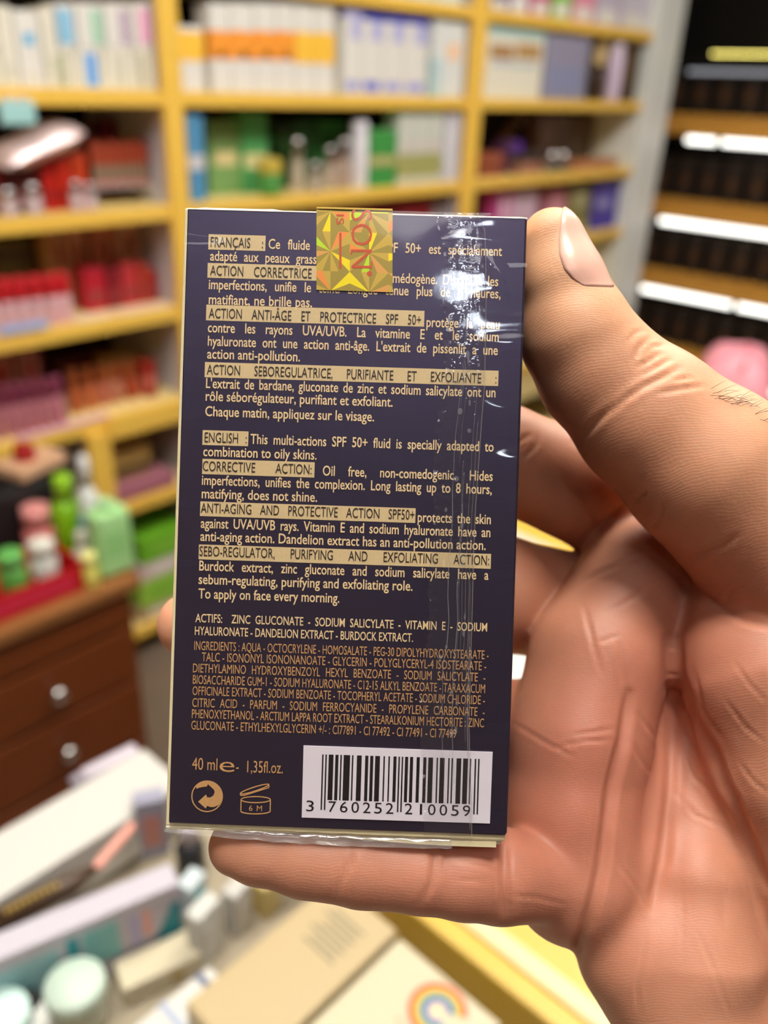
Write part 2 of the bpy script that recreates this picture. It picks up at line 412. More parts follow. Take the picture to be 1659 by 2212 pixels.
for i, (x, y) in enumerate([(20, 408), (72, 398), (165, 392), (196, 396)]):
    bottle(x, 19 if i < 2 else 14, y, 2, GLJ, mat('silver_cap', (.8, .78, .8), .2, 1.0), 'little clear pink jar with a silver lid, ' + ['far left', 'in front of the maroon cartons', 'in front of the orange red carton', 'at the foot of the brick packs'][i],
           name='jar', cat='jar', sb=.005, capf=.4, capr=.9, shape='jar')
# --- third row, middle bay
GRN, GRN2, LBL = card(86, 168, 100), card(120, 160, 96), card(222, 206, 150)
carton(402, 440, 250, 2, card(82, 146, 190), 'blue carton with a white band beside the left yellow upright', [(.38, .55, 0, 1, card(206, 206, 210))])
carton(447, 520, 262, 2, GRN2, 'moss green carton with a cream oval label', [(.40, .60, .2, .85, LBL), (.7, .8, .1, .9, card(150, 186, 120))], sb=.10)
carton(522, 579, 244, 2, GRN, 'emerald green carton with a cream label, tallest of the green ones at left', [(.32, .5, .05, .95, card(214, 206, 150))], sb=.09)
bottle(583, 26, 345, 2, card(80, 150, 70), card(196, 170, 60), 'squat green jar with a yellow gold lid in front of the emerald carton', name='jar', cat='jar', sb=.0, capf=.4, capr=1.0, shape='jar')
for i, (a, b, y) in enumerate([(596, 640, 268), (642, 690, 262), (692, 750, 262)]):
    carton(a, b, y, 2, [card(30, 66, 24), card(46, 100, 50), card(70, 150, 84)][i], ['very dark green carton at the back of the third shelf', 'dark green carton at the back behind the glass bottles', 'mid green carton at the back left of the white tube'][i], [(.6, .8, 0, 1, card(60, 120, 66))], sb=.14)
GLB = mat('clear_glass_brown', (.75, .62, .5), .05, 0, .8, alpha=.6)
CH2 = mat('silver_cap', (1, 1, 1))
for i, (x, y, t) in enumerate([(642, 300, 'tallest'), (680, 352, 'shortest'), (712, 318, 'third from the left'), (742, 300, 'nearest the white tube')]):
    bottle(x, 15, y, 2, GLB, CH2, 'small glass bottle with a shiny cap, %s of four' % t, sb=.03 if i != 1 else .0, capf=.42, capr=.8, shape='jar')
carton(735, 755, 335, 2, card(146, 66, 26), 'rusty brown carton squeezed beside the white tube', [(.4, .6, 0, 1, card(120, 50, 20))], sb=.045)
bottle(776, 20, 262, 2, card(228, 226, 232), card(222, 220, 230), 'tall white tube on the third shelf between glass bottles and green carton', name='tube', cat='tube', sb=.02, capf=.22, capr=.95, shape='tube')
carton(800, 858, 282, 2, card(64, 150, 72), 'green carton with a beige band right of the white tube', [(.38, .55, 0, 1, card(182, 176, 116))], sb=.02, lid=card(110, 180, 110))
for i, (a, b) in enumerate([(862, 894), (895, 927), (928, 958)]):
    carton(a, b, 238, 2, card(206, 210, 200), 'pale carton with a green top and olive foot, %s of three' % O[i], [(.95, .995, 0, 1, card(120, 190, 60)), (.1, .42, 0, 1, card(168, 168, 104)), (.45, .6, .1, .9, card(214, 204, 196))], group='pale cartons with olive feet')
carton(962, 1004, 245, 2, card(206, 206, 216), 'pale lilac carton beside the middle yellow upright, third shelf', [(.2, .8, .1, .4, card(224, 224, 230))])
# --- third row, right bay: dark make-up
carton(1038, 1086, 332, 2, card(158, 84, 58), 'copper brown carton low on the third shelf of the right bay', [(.3, .6, .1, .9, card(120, 60, 40))], sb=.04)
carton(1090, 1126, 304, 2, card(84, 50, 92), 'small plum carton with a violet patch in the right bay', [(.6, .95, .5, 1, card(90, 40, 160))], sb=.08)
for i, (x, m) in enumerate([(1112, card(140, 92, 76)), (1138, card(184, 128, 104)), (1162, card(150, 100, 84)), (1188, card(96, 92, 88)), (1212, card(80, 78, 76))]):
    bottle(x, 12, 330, 2, m, CH2 if i > 2 else card(60, 44, 40), 'little make-up pot in the dark right bay, %s from the left' % O[i], name='pot', cat='pot', sb=.03, capf=.45, capr=1.0, shape='jar', group='make-up pots in the right bay')
carton(1236, 1330, 345, 2, card(172, 112, 72), 'flat tan copper carton at the right end of the third shelf', [(.2, .7, .1, .9, card(190, 134, 96))], sb=.03)
carton(1160, 1225, 250, 2, card(104, 78, 72), 'dusky mauve brown carton at the back of the right bay', [(.4, .8, .1, .5, card(130, 100, 104))], sb=.2)
carton(1226, 1282, 250, 2, card(84, 62, 42), 'dark brown carton at the back of the right bay', [(.4, .8, .1, .9, card(96, 70, 50))], sb=.2)
a_ = at_y(1062, 322, FY + .22); b_ = at_y(1125, 252, FY + .22)
e = empty('brush', a_); tag(e, 'brown make-up brush leaning at the back of the dark bay', 'brush')
MB().tube([Vector((0, 0, 0)), (b_ - a_) * .7], [.014, .018], 12).build('handle', card(104, 66, 26), e)
MB().tube([(b_ - a_) * .7, (b_ - a_)], [.018, .026], 12).build('bristles', card(70, 44, 24), e)
# --- fourth row, left bay
REDJ = card(196, 24, 36); CLP = mat('clear_pink_glass', (.9, .55, .6), .08, 0, .7, alpha=.75)
for i, x in enumerate([-18, 14, 46, 78, 110, 138]):
    bottle(x, 14, 606 - 3 * i, 3, CLP, REDJ, 'clear pink lip gloss pot with a bright red cap, %s from the left' % O[i], name='gloss_pot', cat='pot', sb=.02, capf=.42, capr=1.0, shape='jar', group='red capped gloss pots on the fourth shelf')
carton(-30, 78, 520, 3, card(92, 84, 44), 'dark olive carton at the back left of the fourth shelf', [(.7, .9, .1, .9, card(70, 60, 36))], sb=.22)
for i, (a, b, y, m) in enumerate([(104, 148, 500, card(178, 132, 92)), (150, 187, 496, card(196, 140, 104)), (196, 250, 490, card(190, 120, 84)), (252, 312, 482, card(196, 150, 112))]):
    carton(a, b, y, 3, m, 'tan carton at the back of the fourth shelf, %s from the left' % O[i], [(.55, .85, .3, .7, card(150, 80, 44))], sb=.14, group='tan cartons on the fourth shelf')
for i, (a, b, y, m) in enumerate([(182, 230, 580, card(178, 22, 44)), (234, 262, 584, card(130, 20, 36)), (264, 300, 572, card(190, 54, 60)), (302, 326, 570, card(176, 60, 44)), (328, 354, 584, card(170, 16, 14))]):
    carton(a, b, y, 3, m, 'low %s carton on the fourth shelf' % ['crimson', 'dark wine', 'rosy red', 'terracotta', 'deep red end'][i], [(.2, .5, .2, .8, card(150, 60, 60))], sb=.08, depth=.05)
for (a, b, yt, m, t) in [(165, 250, 640, card(240, 214, 176), 'cream price strip lying on the fourth shelf edge'), (255, 372, 632, card(240, 206, 172), 'peach price strip lying on the fourth shelf by the left upright')]:
    x0, x1, y, z0, h = slot(a, b, yt, 3, .012)
    e = empty('price_strip', ((x0 + x1) / 2, FY + .03, TOPZ[3] + .001)); tag(e, t, 'price strip')
    w = (x1 - x0) / 2
    MB().box(-w, w, -.015, .03, 0, .006, 0, .001).build('holder', m, e)
    MB().box(-w * .9, w * .9, -.0156, -.0148, .001, .005).build('printed_panel', WHITE, e)
e = empty('price_strip', at_y(52, 708, FY - .004)); tag(e, 'pale blue price strip on the shelf edge at far left', 'price strip')
MB().box(-.055, .055, -.003, .003, -.008, .010, 0, .001).build('holder', card(140, 170, 220), e)
MB().box(-.05, .05, -.0036, -.0028, -.005, .007).build('printed_panel', card(170, 190, 230), e)
# --- fourth row, middle and right bays
for i, (a, b, y, m, t) in enumerate([(700, 765, 448, card(110, 14, 20), 'dark red carton below the third shelf, above the held box'), (770, 850, 442, card(140, 22, 28), 'crimson carton below the third shelf, middle bay'), (855, 930, 436, card(170, 40, 60), 'rose red carton below the third shelf, middle bay'), (935, 1000, 432, card(160, 150, 160), 'grey carton beside the middle upright, fourth shelf')]):
    carton(a, b, y, 3, m, t, [(.5, .7, .1, .9, card(120, 30, 40))], sb=.06)
carton(1066, 1112, 412, 3, card(196, 70, 146), 'magenta and white striped carton on the fourth shelf', [(.1, .95, .3, .6, card(226, 196, 216)), (.1, .95, .8, 1, card(220, 186, 210))], sb=.05)
carton(1114, 1160, 410, 3, card(206, 176, 196), 'pale orchid carton on the fourth shelf, right bay', [(.1, .3, .1, .9, card(186, 80, 160))], sb=.05)
carton(1180, 1224, 410, 3, card(196, 120, 140), 'dusty pink carton left of the olive one', [(.5, .8, .1, .9, card(206, 140, 156))], sb=.06)
carton(1228, 1276, 402, 3, card(124, 118, 60), 'olive carton with a pale ring, left of the violet one', [(.55, .85, .25, .75, card(170, 166, 120)), (.02, .2, 0, 1, card(176, 170, 50))], sb=.05)
carton(1281, 1340, 392, 3, card(66, 48, 150), 'violet blue carton with pale lettering at the shelf end', [(.45, .65, .15, .7, card(150, 146, 206)), (.02, .25, 0, 1, card(60, 40, 170))], sb=.04)
# --- fifth row, left bay
for i, x in enumerate([-12, 14, 38, 62, 86, 110, 128]):
    bottle(x, 11, 838 - 4 * i, 4, card(186, 116, 128), card(120, 46, 70), 'mauve lipstick tube in the row on the fifth shelf, %s from the left' % ['first', 'second', 'third', 'fourth', 'fifth', 'sixth', 'seventh'][i], name='lipstick', cat='lipstick', sb=.03, capf=.4, capr=.95, shape='tube', group='mauve lipsticks on the fifth shelf')
for i, (a, b, y) in enumerate([(-40, 36, 768), (40, 92, 760)]):
    carton(a, b, y, 4, card(176, 116, 122), 'dusty rose carton behind the mauve lipsticks, ' + ['at far left', 'beside the dark gap'][i], [(.5, .85, .3, .7, card(170, 60, 60))], sb=.16)
for i, (x, m) in enumerate([(160, card(184, 88, 46)), (192, card(196, 104, 60)), (222, card(190, 108, 84)), (250, card(186, 120, 96)), (280, card(170, 70, 40)), (308, card(196, 110, 84))]):
    bottle(x, 13, 800 - 4 * i, 4, m, card(166, 84, 40), 'orange brown nail polish on the fifth shelf, %s from the left' % O[i], name='nail_polish', cat='nail polish', sb=.07, capf=.45, capr=.7, shape='jar', group='orange brown polishes on the fifth shelf')
carton(230, 300, 768, 4, card(180, 150, 90), 'khaki topped carton behind the orange polishes', [(.1, .8, .1, .9, card(150, 70, 40))], sb=.16)
carton(312, 340, 782, 4, card(150, 30, 24), 'dark red carton at the right end of the fifth shelf', [(.3, .6, .1, .9, card(196, 110, 100))], sb=.06)
carton(120, 232, 770, 4, card(84, 28, 34), 'dark wine carton at the back of the fifth shelf', [(.3, .6, .1, .9, card(70, 20, 30))], sb=.24)
e = empty('price_strip', (0.92, FY + .02, TOPZ[4] + .001)); tag(e, 'pink price strip in front of the mauve lipsticks', 'price strip')
MB().box(-.16, .07, -.02, .0, 0, .005, 0, .001).build('holder', card(226, 176, 196), e)
MB().box(-.15, .06, -.0206, -.0198, .001, .004).build('printed_panel', card(236, 196, 210), e)
# --- bottom rows (left), behind the dresser
carton(225, 330, 968, 5, card(196, 164, 92), 'tan lidded box in the cabinet right of the divider', [(.1, .4, 0, 1, card(70, 52, 30))], sb=.05, depth=.2, pybot=1030)
carton(250, 385, 1040, 5, card(170, 108, 124), 'mauve box lying in the cabinet right of the divider', [(.3, .36, 0, 1, card(130, 70, 90)), (.6, .66, 0, 1, card(130, 70, 90))], sb=.01, depth=.2)
carton(-80, 120, 1000, 5, card(30, 26, 26), 'black box in the cabinet left of the divider', [(.6, .9, .3, .8, card(44, 40, 42))], sb=.05, depth=.2)
zst = TOPZ[6] + .0008
for k, (y0, m, t) in enumerate([(1300, card(176, 150, 120), 'beige storage carton at the foot of the cabinet beside the dresser'), (1242, card(150, 200, 70), 'light green box on the beige storage carton'), (1207, card(214, 190, 186), 'pale pink box below the green one, beside the dresser'), (1150, card(110, 180, 40), 'green box on top of the stack beside the dresser')]):
    zt_ = at_y(350, y0, FY + .02).z
    xa, xb = at_y(300, y0, FY + .02).x, at_y(410, y0, FY + .02).x
    e = empty('carton', ((xa + xb) / 2, FY + .10, zst)); tag(e, t, 'box')
    w = (xb - xa) / 2; h = zt_ - zst - .001
    MB().box(-w, w, -.08, .08, 0, h, 0, .002).build('body', m, e)
    MB().box(-w * .6, w * .6, -.0806, -.0795, h * .3, h * .7).build('printed_panel', card(130, 190, 60) if k in (1, 3) else WHITE, e)
    zst = zt_

# ------------------------------------------------------------------ black lit display on the right wall
BX = 4.1
blk = empty('display_shelf', (BX + .2, 1.0, 0)); tag(blk, 'dark display shelf with lit wooden boards by the right wall', 'shelving unit')
def bp(mb, name, m, par=None):
    o = mb.build(name, m)
    o.parent = par or blk
    if par is None: o.location = -Vector(blk.location)
    return o
WOODO = wood('amber_wood', srgb(200, 138, 50), srgb(222, 164, 76), 12, .4, (8, 1, 8))
LED = mat('led_strip_glow', (0, 0, 0), .5, emit=(1.0, 0.98, 0.90), estr=2.6)
LEDDIM = mat('led_strip_dim', (0, 0, 0), .5, emit=(0.9, 0.92, 1.0), estr=.35)
LEDY = mat('led_strip_yellow', (0, 0, 0), .5, emit=(1.0, 0.86, 0.25), estr=3.0)
bp(MB().box(BX + .3, BX + .32, -.6, 2.18, 0, 2.5), 'back_panel', BLACK)
bp(MB().box(BX, BX + .3, 2.16, 2.19, 0, 2.5), 'side_panel', BLACK)
bp(MB().box(BX, BX + .3, -.62, -.6, 0, 2.5), 'side_panel', BLACK)
zl = [at_x(1560, y, BX).z for y in (135, 290, 478, 640)]
zl = [zl[0], zl[1], zl[2], zl[3], zl[3] - .36, zl[3] - .72]
for k, z in enumerate(zl):
    bd = bp(MB().box(BX, BX + .3, -.6, 2.16, z - .012, z + .075 if k else z + .02, 0, .003), 'shelf_board', WOODO if k else BLACK)
yx = lambda x, y: at_x(x, y, BX).y
segs = {0: [(-.6, yx(1492, 130))], 1: [(yx(1546, 312), yx(1484, 306)), (.9, yx(1560, 314))], 2: [(.6, yx(1428, 470))], 3: [(yx(1578, 672), yx(1388, 620)), (.7, yx(1592, 672))], 4: [(.2, 1.9)], 5: [(.2, 1.9)]}
for k, z in enumerate(zl):
    for (a, b) in segs[k]:
        bp(MB().box(BX - .012, BX, a, b, z - .044, z - .020 if k else z - .03, 0, .004), 'light_strip', LED if k else LEDDIM)
for k in range(30):
    y = 1.82 - k * .02 - (.02 if k > 17 else 0)
    bp(MB().box(BX - .016, BX - .004, y - .003, y + .003, zl[0] + .03, zl[0] + .036), 'light_bead', mat('led_bead_yellow', (0, 0, 0), .5, emit=(1.0, .84, .2), estr=6.0))
dk = [card(34, 24, 18), card(40, 26, 16), card(28, 22, 20)]
proto = None
for r in range(5):
    zt = zl[r + 1] + .075
    for k in range(9):
        y = 1.98 - k * .115
        if proto is None:
            proto = empty('perfume_box', (0, 0, 0))
            MB().box(-.04, .04, -.042, .042, 0, .17, 0, .004).build('body', dk[0], proto)
            MB().box(-.0412, -.0395, -.022, .022, .05, .11, 0).build('printed_panel', card(74, 44, 20), proto)
            MB().box(-.036, .036, -.038, .038, .17, .176, 0, .002).build('lid_flap', dk[1], proto)
            o = proto
        else:
            o = copy_tree(proto)
        o.location = (BX + .07, y, zt + .001)
        tag(o, 'black carton on the %s lit amber board, %s from the far end' % (['top', 'second', 'third', 'fourth', 'lowest'][r], ['first', 'second', 'third', 'fourth', 'fifth', 'sixth', 'seventh', 'eighth', 'ninth'][k]), 'box', 'black perfume cartons on the lit display')

# pink bags on a low stand in front of the display
pk1 = at_z(1578, 850, .70); pk2 = at_z(1690, 905, .68)
st = empty('stool_table', (pk1.x + .02, pk1.y - .18, 0)); tag(st, 'low white table carrying pink pouches in the aisle', 'table')
MB().box(-.3, .3, -.35, .35, .58, .61, 0, .004).build('tabletop', WHITE, st)
for sx in (-1, 1):
    for sy in (-1, 1):
        MB().box(sx * .26 - .02, sx * .26 + .02, sy * .31 - .02, sy * .31 + .02, 0, .58, 0, .004).build('leg', WHITE, st)
def pillow(name, loc, sx, sy, sz, m, label, rot=(0, 0, 0), trim=None):
    e = empty(name, (loc[0], loc[1], loc[2] + .09 * sz), rot); tag(e, label, 'pouch')
    q = MB(); n = 14; vs = []; fs = []
    for s_ in (1, -1):
        for i in range(n + 1):
            for j in range(n + 1):
                a, b = 2 * i / n - 1, 2 * j / n - 1
                k = (max(0, 1 - abs(a) ** 3) * max(0, 1 - abs(b) ** 3)) ** .5
                vs.append((a * sx, b * sy, sz + s_ * sz * k * (1 + .08 * math.sin(9 * a + 5 * b))))
    N = (n + 1) ** 2
    for i in range(n):
        for j in range(n):
            a = i * (n + 1) + j; b = a + n + 1
            fs.append((a, b, b + 1, a + 1)); fs.append((N + a, N + a + 1, N + b + 1, N + b))
    q.add(vs, fs, 0, True); q.build('body', m, e)
    MB().tube([(-sx * .9, -sy * .2, sz * 1.75), (0, -sy * .2, sz * 2.02), (sx * .9, -sy * .2, sz * 1.75)], .006, 6).build('zip', trim or WHITE, e)
    return e
PK = card(232, 150, 164); PK2 = card(214, 110, 130)
pillow('pouch', (pk1.x, pk1.y, .611), .15, .11, .11, PK, 'pink puffy pouch with a red zip at the right edge', (0, 0, .3), card(190, 50, 60))
pillow('pouch', (pk2.x + .02, pk2.y - .12, .611), .15, .13, .08, PK2, 'deeper pink pouch nearer the camera on the low table', (0, 0, -.2), WHITE)

# low white table with a yellow rim in the aisle, glimpsed between the fingers
p0 = at_z(1165, 1170, .6)
tb = empty('table', (p0.x - .1, p0.y, 0)); tag(tb, 'low white aisle table with a yellow edge, glimpsed between index and middle finger', 'table')
MB().box(-.42, .10, -.30, .16, .57, .60, 0, .004).build('tabletop', WHITE, tb)
MB().box(.10, .16, -.30, .16, .565, .605, 0, .004).build('rim', YEL, tb)
for sx in (-.38, .08):
    for sy in (-.26, .12): MB().box(sx - .02, sx + .02, sy - .02, sy + .02, 0, .57, 0, .004).build('leg', WHITE, tb)

# ------------------------------------------------------------------ brown dresser with drawers, at left in front of the shelf
DY = 1.30; DZ = 0.625
dr = empty('dresser', (.15, DY + .15, 0)); tag(dr, 'dark brown wooden drawer unit with round metal knobs at lower left', 'drawer unit')
def dp(mb, name, m, par=None):
    o = mb.build(name, m); o.parent = par or dr
    if par is None: o.location = -Vector(dr.location)
    return o
DX0, DX1 = -.55, .722
dp(MB().box(DX0, DX1, DY + .014, DY + .36, .03, DZ - .03, 0, .003), 'carcass', DRESS)
dp(MB().box(DX0 - .015, DX1 + .012, DY - .012, DY + .38, DZ - .03, DZ, 0, .006), 'top', DRESSTOP)
for k, (z0, z1) in enumerate([(.52, .585), (.385, .508), (.23, .373), (.07, .218)]):
    for (a, b) in ((DX0 + .015, .08), (.095, DX1 - .015)):
        d = dp(MB().box(a, b, DY, DY + .013, z0, z1, 0, .003), 'drawer', DRESS)
        kx = (a + b) / 2 if a < 0 else .535
        if k:
            M = Matrix.Translation((kx, DY, (z0 + z1) / 2)) @ Matrix.Rotation(math.pi / 2, 4, 'X')
            kb = MB().lathe([(.006, 0), (.006, .01), (.015, .014), (.017, .02), (.012, .027), (.004, .029)], 20, 0, M).build('knob', CHROME); kb.parent = d

def small_box(p, sx, sy, sz, rz, m, name, label, cat, mats2=None, group=None, lidm=None):
    e = empty(name, p, (0, 0, rz)); tag(e, label, cat, group)
    MB().box(-sx, sx, -sy, sy, 0, sz, 0, min(.003, sx * .2)).build('body', m, e)
    if mats2: MB().box(-sx * .8, sx * .8, -sy - .0008, -sy + .0004, sz * .25, sz * .75).build('printed_panel', mats2, e)
    MB().box(-sx + .001, sx - .001, -sy + .001, sy - .001, sz, sz + .001).build('lid_flap', lidm or m, e)
    return e
def small_bottle(p, r, h, m, capm, name, label, cat, capf=.25, capr=.5, rz=0, shape='round', labelm=None):
    e = empty(name, p); tag(e, label, cat)
    hb = h * (1 - capf)
    if shape == 'square':
        MB().box(-r, r, -r * .7, r * .7, 0, hb, 0, r * .3).build('body', m, e)
    else:
        MB().lathe([(r * .9, 0), (r, hb * .05), (r, hb * .8), (r * .8, hb * .93), (r * .45, hb)], 24).build('body', m, e)
    MB().lathe([(r * capr, hb), (r * capr, h - .003), (r * capr * .8, h)], 20).build('cap', capm, e)
    if labelm: MB().box(-r * .7, r * .7, -r * .72, -r * .69, hb * .3, hb * .7).build('paper_label', labelm, e)
    return e
zt = DZ + .0008
p = at_y(236, 1160, DY + .04); small_bottle((p.x, DY + .04, zt), .037, .155, card(170, 222, 150), card(180, 226, 166), 'bottle', 'light green square bottle at the right corner of the brown dresser', 'bottle', .12, .4, 0, 'square', card(150, 206, 130))
p = at_y(196, 1120, DY + .12); small_bottle((p.x, DY + .12, zt), .020, .215, card(224, 228, 224), card(232, 232, 232), 'bottle', 'tall white pump bottle behind the light green bottle', 'bottle', .3, .5)
p = at_y(142, 1090, DY + .17); small_bottle((p.x, DY + .17, zt), .030, .165, card(130, 190, 20), card(150, 206, 40), 'bottle', 'lime green bottle left of the white pump bottle', 'bottle', .3, .6)
p = at_y(192, 1215, DY + .025); small_bottle((p.x - .004, DY + .018, zt), .016, .07, card(226, 220, 110), card(230, 226, 140), 'jar', 'little yellow jar at the foot of the light green bottle', 'jar', .3, .95)
p = at_y(187, 1150, DY + .07); small_box((p.x + .008, DY + .09, zt), .008, .010, .10, .0, card(96, 156, 176), 'carton', 'slim teal carton between white and green bottles', 'box', WHITE)
p = at_y(105, 1150, DY + .18); small_bottle((p.x - .015, DY + .19, zt), .030, .11, card(228, 130, 130), card(226, 150, 146), 'jar', 'coral pink jar above the red tray', 'jar', .35, .9)
p = at_y(158, 1150, DY + .08); small_bottle((p.x + .01, DY + .07, zt), .018, .09, card(214, 216, 210), WHITE, 'bottle', 'small white bottle beside the coral jar', 'bottle', .35, .6)
e = empty('tray', (at_z(60, 1290, zt).x - .06, DY + .085, zt)); tag(e, 'red plastic tray of little jars on the dresser', 'tray')
q = MB().box(-.2, .16, -.07, .07, 0, .006, 0, .002)
for a in ((-.2, .16, -.07, -.064), (-.2, .16, .064, .07), (-.2, -.194, -.064, .064), (.154, .16, -.064, .064)): q.box(*a, .006, .05, 0, .001)
q.build('body', card(186, 10, 24), e)
MB().box(-.17, .13, -.0708, -.0695, .012, .04).build('printed_panel', card(206, 40, 70), e)
tx, ty = e.location.x, e.location.y
for i, (dx, m, cm, t) in enumerate([(-.03, card(214, 204, 150), card(206, 196, 130), 'cream jar with a tan lid in the red tray'), (.05, card(90, 160, 70), card(100, 180, 90), 'green jar in the red tray'), (.11, card(210, 214, 206), card(220, 220, 210), 'white jar in the red tray')]):
    small_bottle((tx + dx, ty, zt + .0065), .026, .085, m, cm, 'jar', t, 'jar', .3, .9)
small_bottle((tx - .1, ty, zt + .0065), .026, .085, card(190, 170, 120), card(210, 200, 160), 'jar', 'beige jar at the left end of the red tray', 'jar', .3, .9)
e = empty('bag', (at_y(20, 1080, DY + .28).x - .06, DY + .28, zt)); tag(e, 'black open bag standing at the back of the dresser', 'bag')
MB().box(-.16, .13, -.06, .06, 0, .15, 0, .02).build('body', card(28, 26, 28), e)
MB().tube([(-.1, -.05, .145), (-.08, -.055, .18), (.02, -.055, .18), (.04, -.05, .145)], .006, 8).build('handle', card(24, 22, 24), e)
e = small_box((at_y(72, 1040, DY + .27).x, DY + .27, zt + .152), .06, .04, .022, .3, card(214, 172, 138), 'box', 'flat tan box lying on the black bag', 'box')
small_bottle((at_y(58, 1010, DY + .27).x, DY + .27, zt + .1755), .022, .03, card(170, 10, 16), card(160, 8, 12), 'jar', 'small red jar on the flat tan box', 'jar', .4, .9)

# ------------------------------------------------------------------ near counter with loose cosmetics (bottom of the picture)
KZ = 0.90
ct = empty('counter', (-.1, .25, 0)); tag(ct, 'low display counter with a yellow raised rim under the cartons', 'counter')
def cp(mb, name, m):
    o = mb.build(name, m); o.parent = ct; o.location = -Vector(ct.location); return o
rim0 = at_z(893, 1962, KZ + .05).x; rim1 = at_z(1250, 2212, KZ + .05).x
RX = .337
YELC = wood('yellow_counter_laminate', srgb(200, 164, 54), srgb(208, 174, 70), 8, 0.4)
cp(MB().box(-.6, RX + .001, -.10, .56, KZ - .03, KZ, 0, .003), 'top', mat('counter_top', srgb(150, 138, 116), .5, noise=.08))
cp(MB().box(-.58, RX + .05, -.08, .54, .02, KZ - .03, 0, .003), 'body', DRESS)
cp(MB().box(RX, RX + .018, -.10, .40, KZ - .03, KZ + .055, 0, .003), 'rim', YELC)
cp(MB().box(RX + .018, RX + .034, -.10, .40, KZ - .03, KZ + .057, 0, .002), 'rim_highlight', mat('cream_highlight', srgb(214, 202, 150), .4))  # cream strip paints the bright highlight running along the yellow rim
cp(MB().box(RX + .034, RX + .075, -.10, .40, KZ - .03, KZ + .052, 0, .003), 'rim', YELC)

def lying(pxs, z, h, m, name, label, cat='box', prints=(), lid=None, shrink=0.0):
    """carton lying on the counter: its top face spans the given picture points at height z"""
    P = [at_z(a, b, z) for a, b in pxs]
    x0, x1 = min(p.x for p in P), max(p.x for p in P); y0, y1 = min(p.y for p in P), max(p.y for p in P)
    e = empty(name, ((x0 + x1) / 2, (y0 + y1) / 2, z - h)); tag(e, label, cat)
    w, d = (x1 - x0) / 2, (y1 - y0) / 2
    MB().box(-w, w, -d, d, 0, h, 0, .002).build('body', m, e)
    for (face, a, b, c, dd, mm) in prints:
        if face == 't': MB().box(-w + a * 2 * w, -w + b * 2 * w, -d + c * 2 * d, -d + dd * 2 * d, h - .0003, h + .0005).build('printed_panel', mm, e)
        if face == 'f': MB().box(-w + a * 2 * w, -w + b * 2 * w, -d - .0005, -d + .0003, c * h, dd * h).build('printed_panel', mm, e)
    MB().box(-w - .0006, -w + .001, -d + .002, d - .002, .002, h - .002).build('end_flap', lid or m, e)
    return e, (x0, x1, y0, y1)
# big cream cartons inside the rim
eA, rA = lying([(400, 2165), (860, 2010), (690, 1940)], KZ + .062, .06, card(180, 160, 120), 'carton', 'large cream carton with grey script, lying beside the yellow counter rim', 'box')
e = eA
w = (rA[1] - rA[0]) / 2; d = (rA[3] - rA[2]) / 2
GRY = card(140, 130, 104)
q = MB()
for k in range(7):
    q.box(w * .25 + k * .005, w * .25 + k * .005 + .0022, -d * .55 + .003 * (k % 2), d * .5 - .004 * ((k + 1) % 3), .0599, .0606)
q.build('printed_text', GRY, e)
eB, rB = lying([(870, 2030), (1085, 2212), (640, 2240)], KZ + .058, .056, card(192, 182, 152), 'carton', 'cream carton with a rainbow swirl print nearest the bottom edge', 'box')
# rainbow swirl printed on the lid
c0 = at_z(945, 2185, KZ + .058)
cx, cy = c0.x - (rB[0] + rB[1]) / 2, c0.y - (rB[2] + rB[3]) / 2
for k, (r, colr) in enumerate([(.0200, (206, 70, 40)), (.0172, (214, 120, 30)), (.0146, (190, 170, 30)), (.0120, (40, 150, 130)), (.0096, (80, 20, 160))]):
    q = MB(); vs = []; fs = []; n = 28
    for i in range(n + 1):
        a = math.radians(-60 + 300 * i / n)
        for rr in (r - .0026, r): vs.append((cx + rr * math.cos(a), cy + rr * math.sin(a), .0563 + .00005 * k))
    for i in range(n): fs.append((2 * i, 2 * i + 1, 2 * i + 3, 2 * i + 2))
    q.add(vs, fs); q.build('printed_arc', card(*colr), eB)
q = MB()
for k in range(6): q.box(cx - .030 + .0015 * k, cx - .0285 + .0015 * k, cy - .012 + .005 * k, cy - .008 + .005 * k, .0559, .0565)
q.build('printed_text', GRY, eB)
# white tray box at left
eC, rC = lying([(-150, 1880), (345, 1645), (215, 1768), (0, 1940)], KZ + .055, .05, card(196, 193, 186), 'carton', 'large plain white carton lying at the lower left', 'box', [('f', .05, .95, .1, .3, card(210, 206, 196))])
# teal printed box
def block(x0, x1, y0, y1, z0, h, m, label, prints=(), name='carton', rz=0.0, ctr=None):
    e = empty(name, (*(ctr or ((x0 + x1) / 2, (y0 + y1) / 2)), z0), (0, 0, rz)); tag(e, label, 'box')
    w, d = (x1 - x0) / 2, (y1 - y0) / 2
    MB().box(-w, w, -d, d, 0, h, 0, .0015).build('body', m, e)
    for (face, a, b, c, dd, mm) in prints:
        if face == 't': MB().box(-w + a * 2 * w, -w + b * 2 * w, -d + c * 2 * d, -d + dd * 2 * d, h - .0003, h + .0005).build('printed_panel', mm, e)
        if face == 'f': MB().box(-w + a * 2 * w, -w + b * 2 * w, -d - .0005, -d + .0003, c * h, dd * h).build('printed_panel', mm, e)
    MB().box(w - .001, w + .0006, -d + .002, d - .002, .002, h - .002).build('end_flap', m, e)
    return e
zD = KZ + .066
pb = at_z(366, 1862, zD); pl = at_z(-60, 2036, zD); pf = at_z(385, 1922, zD)
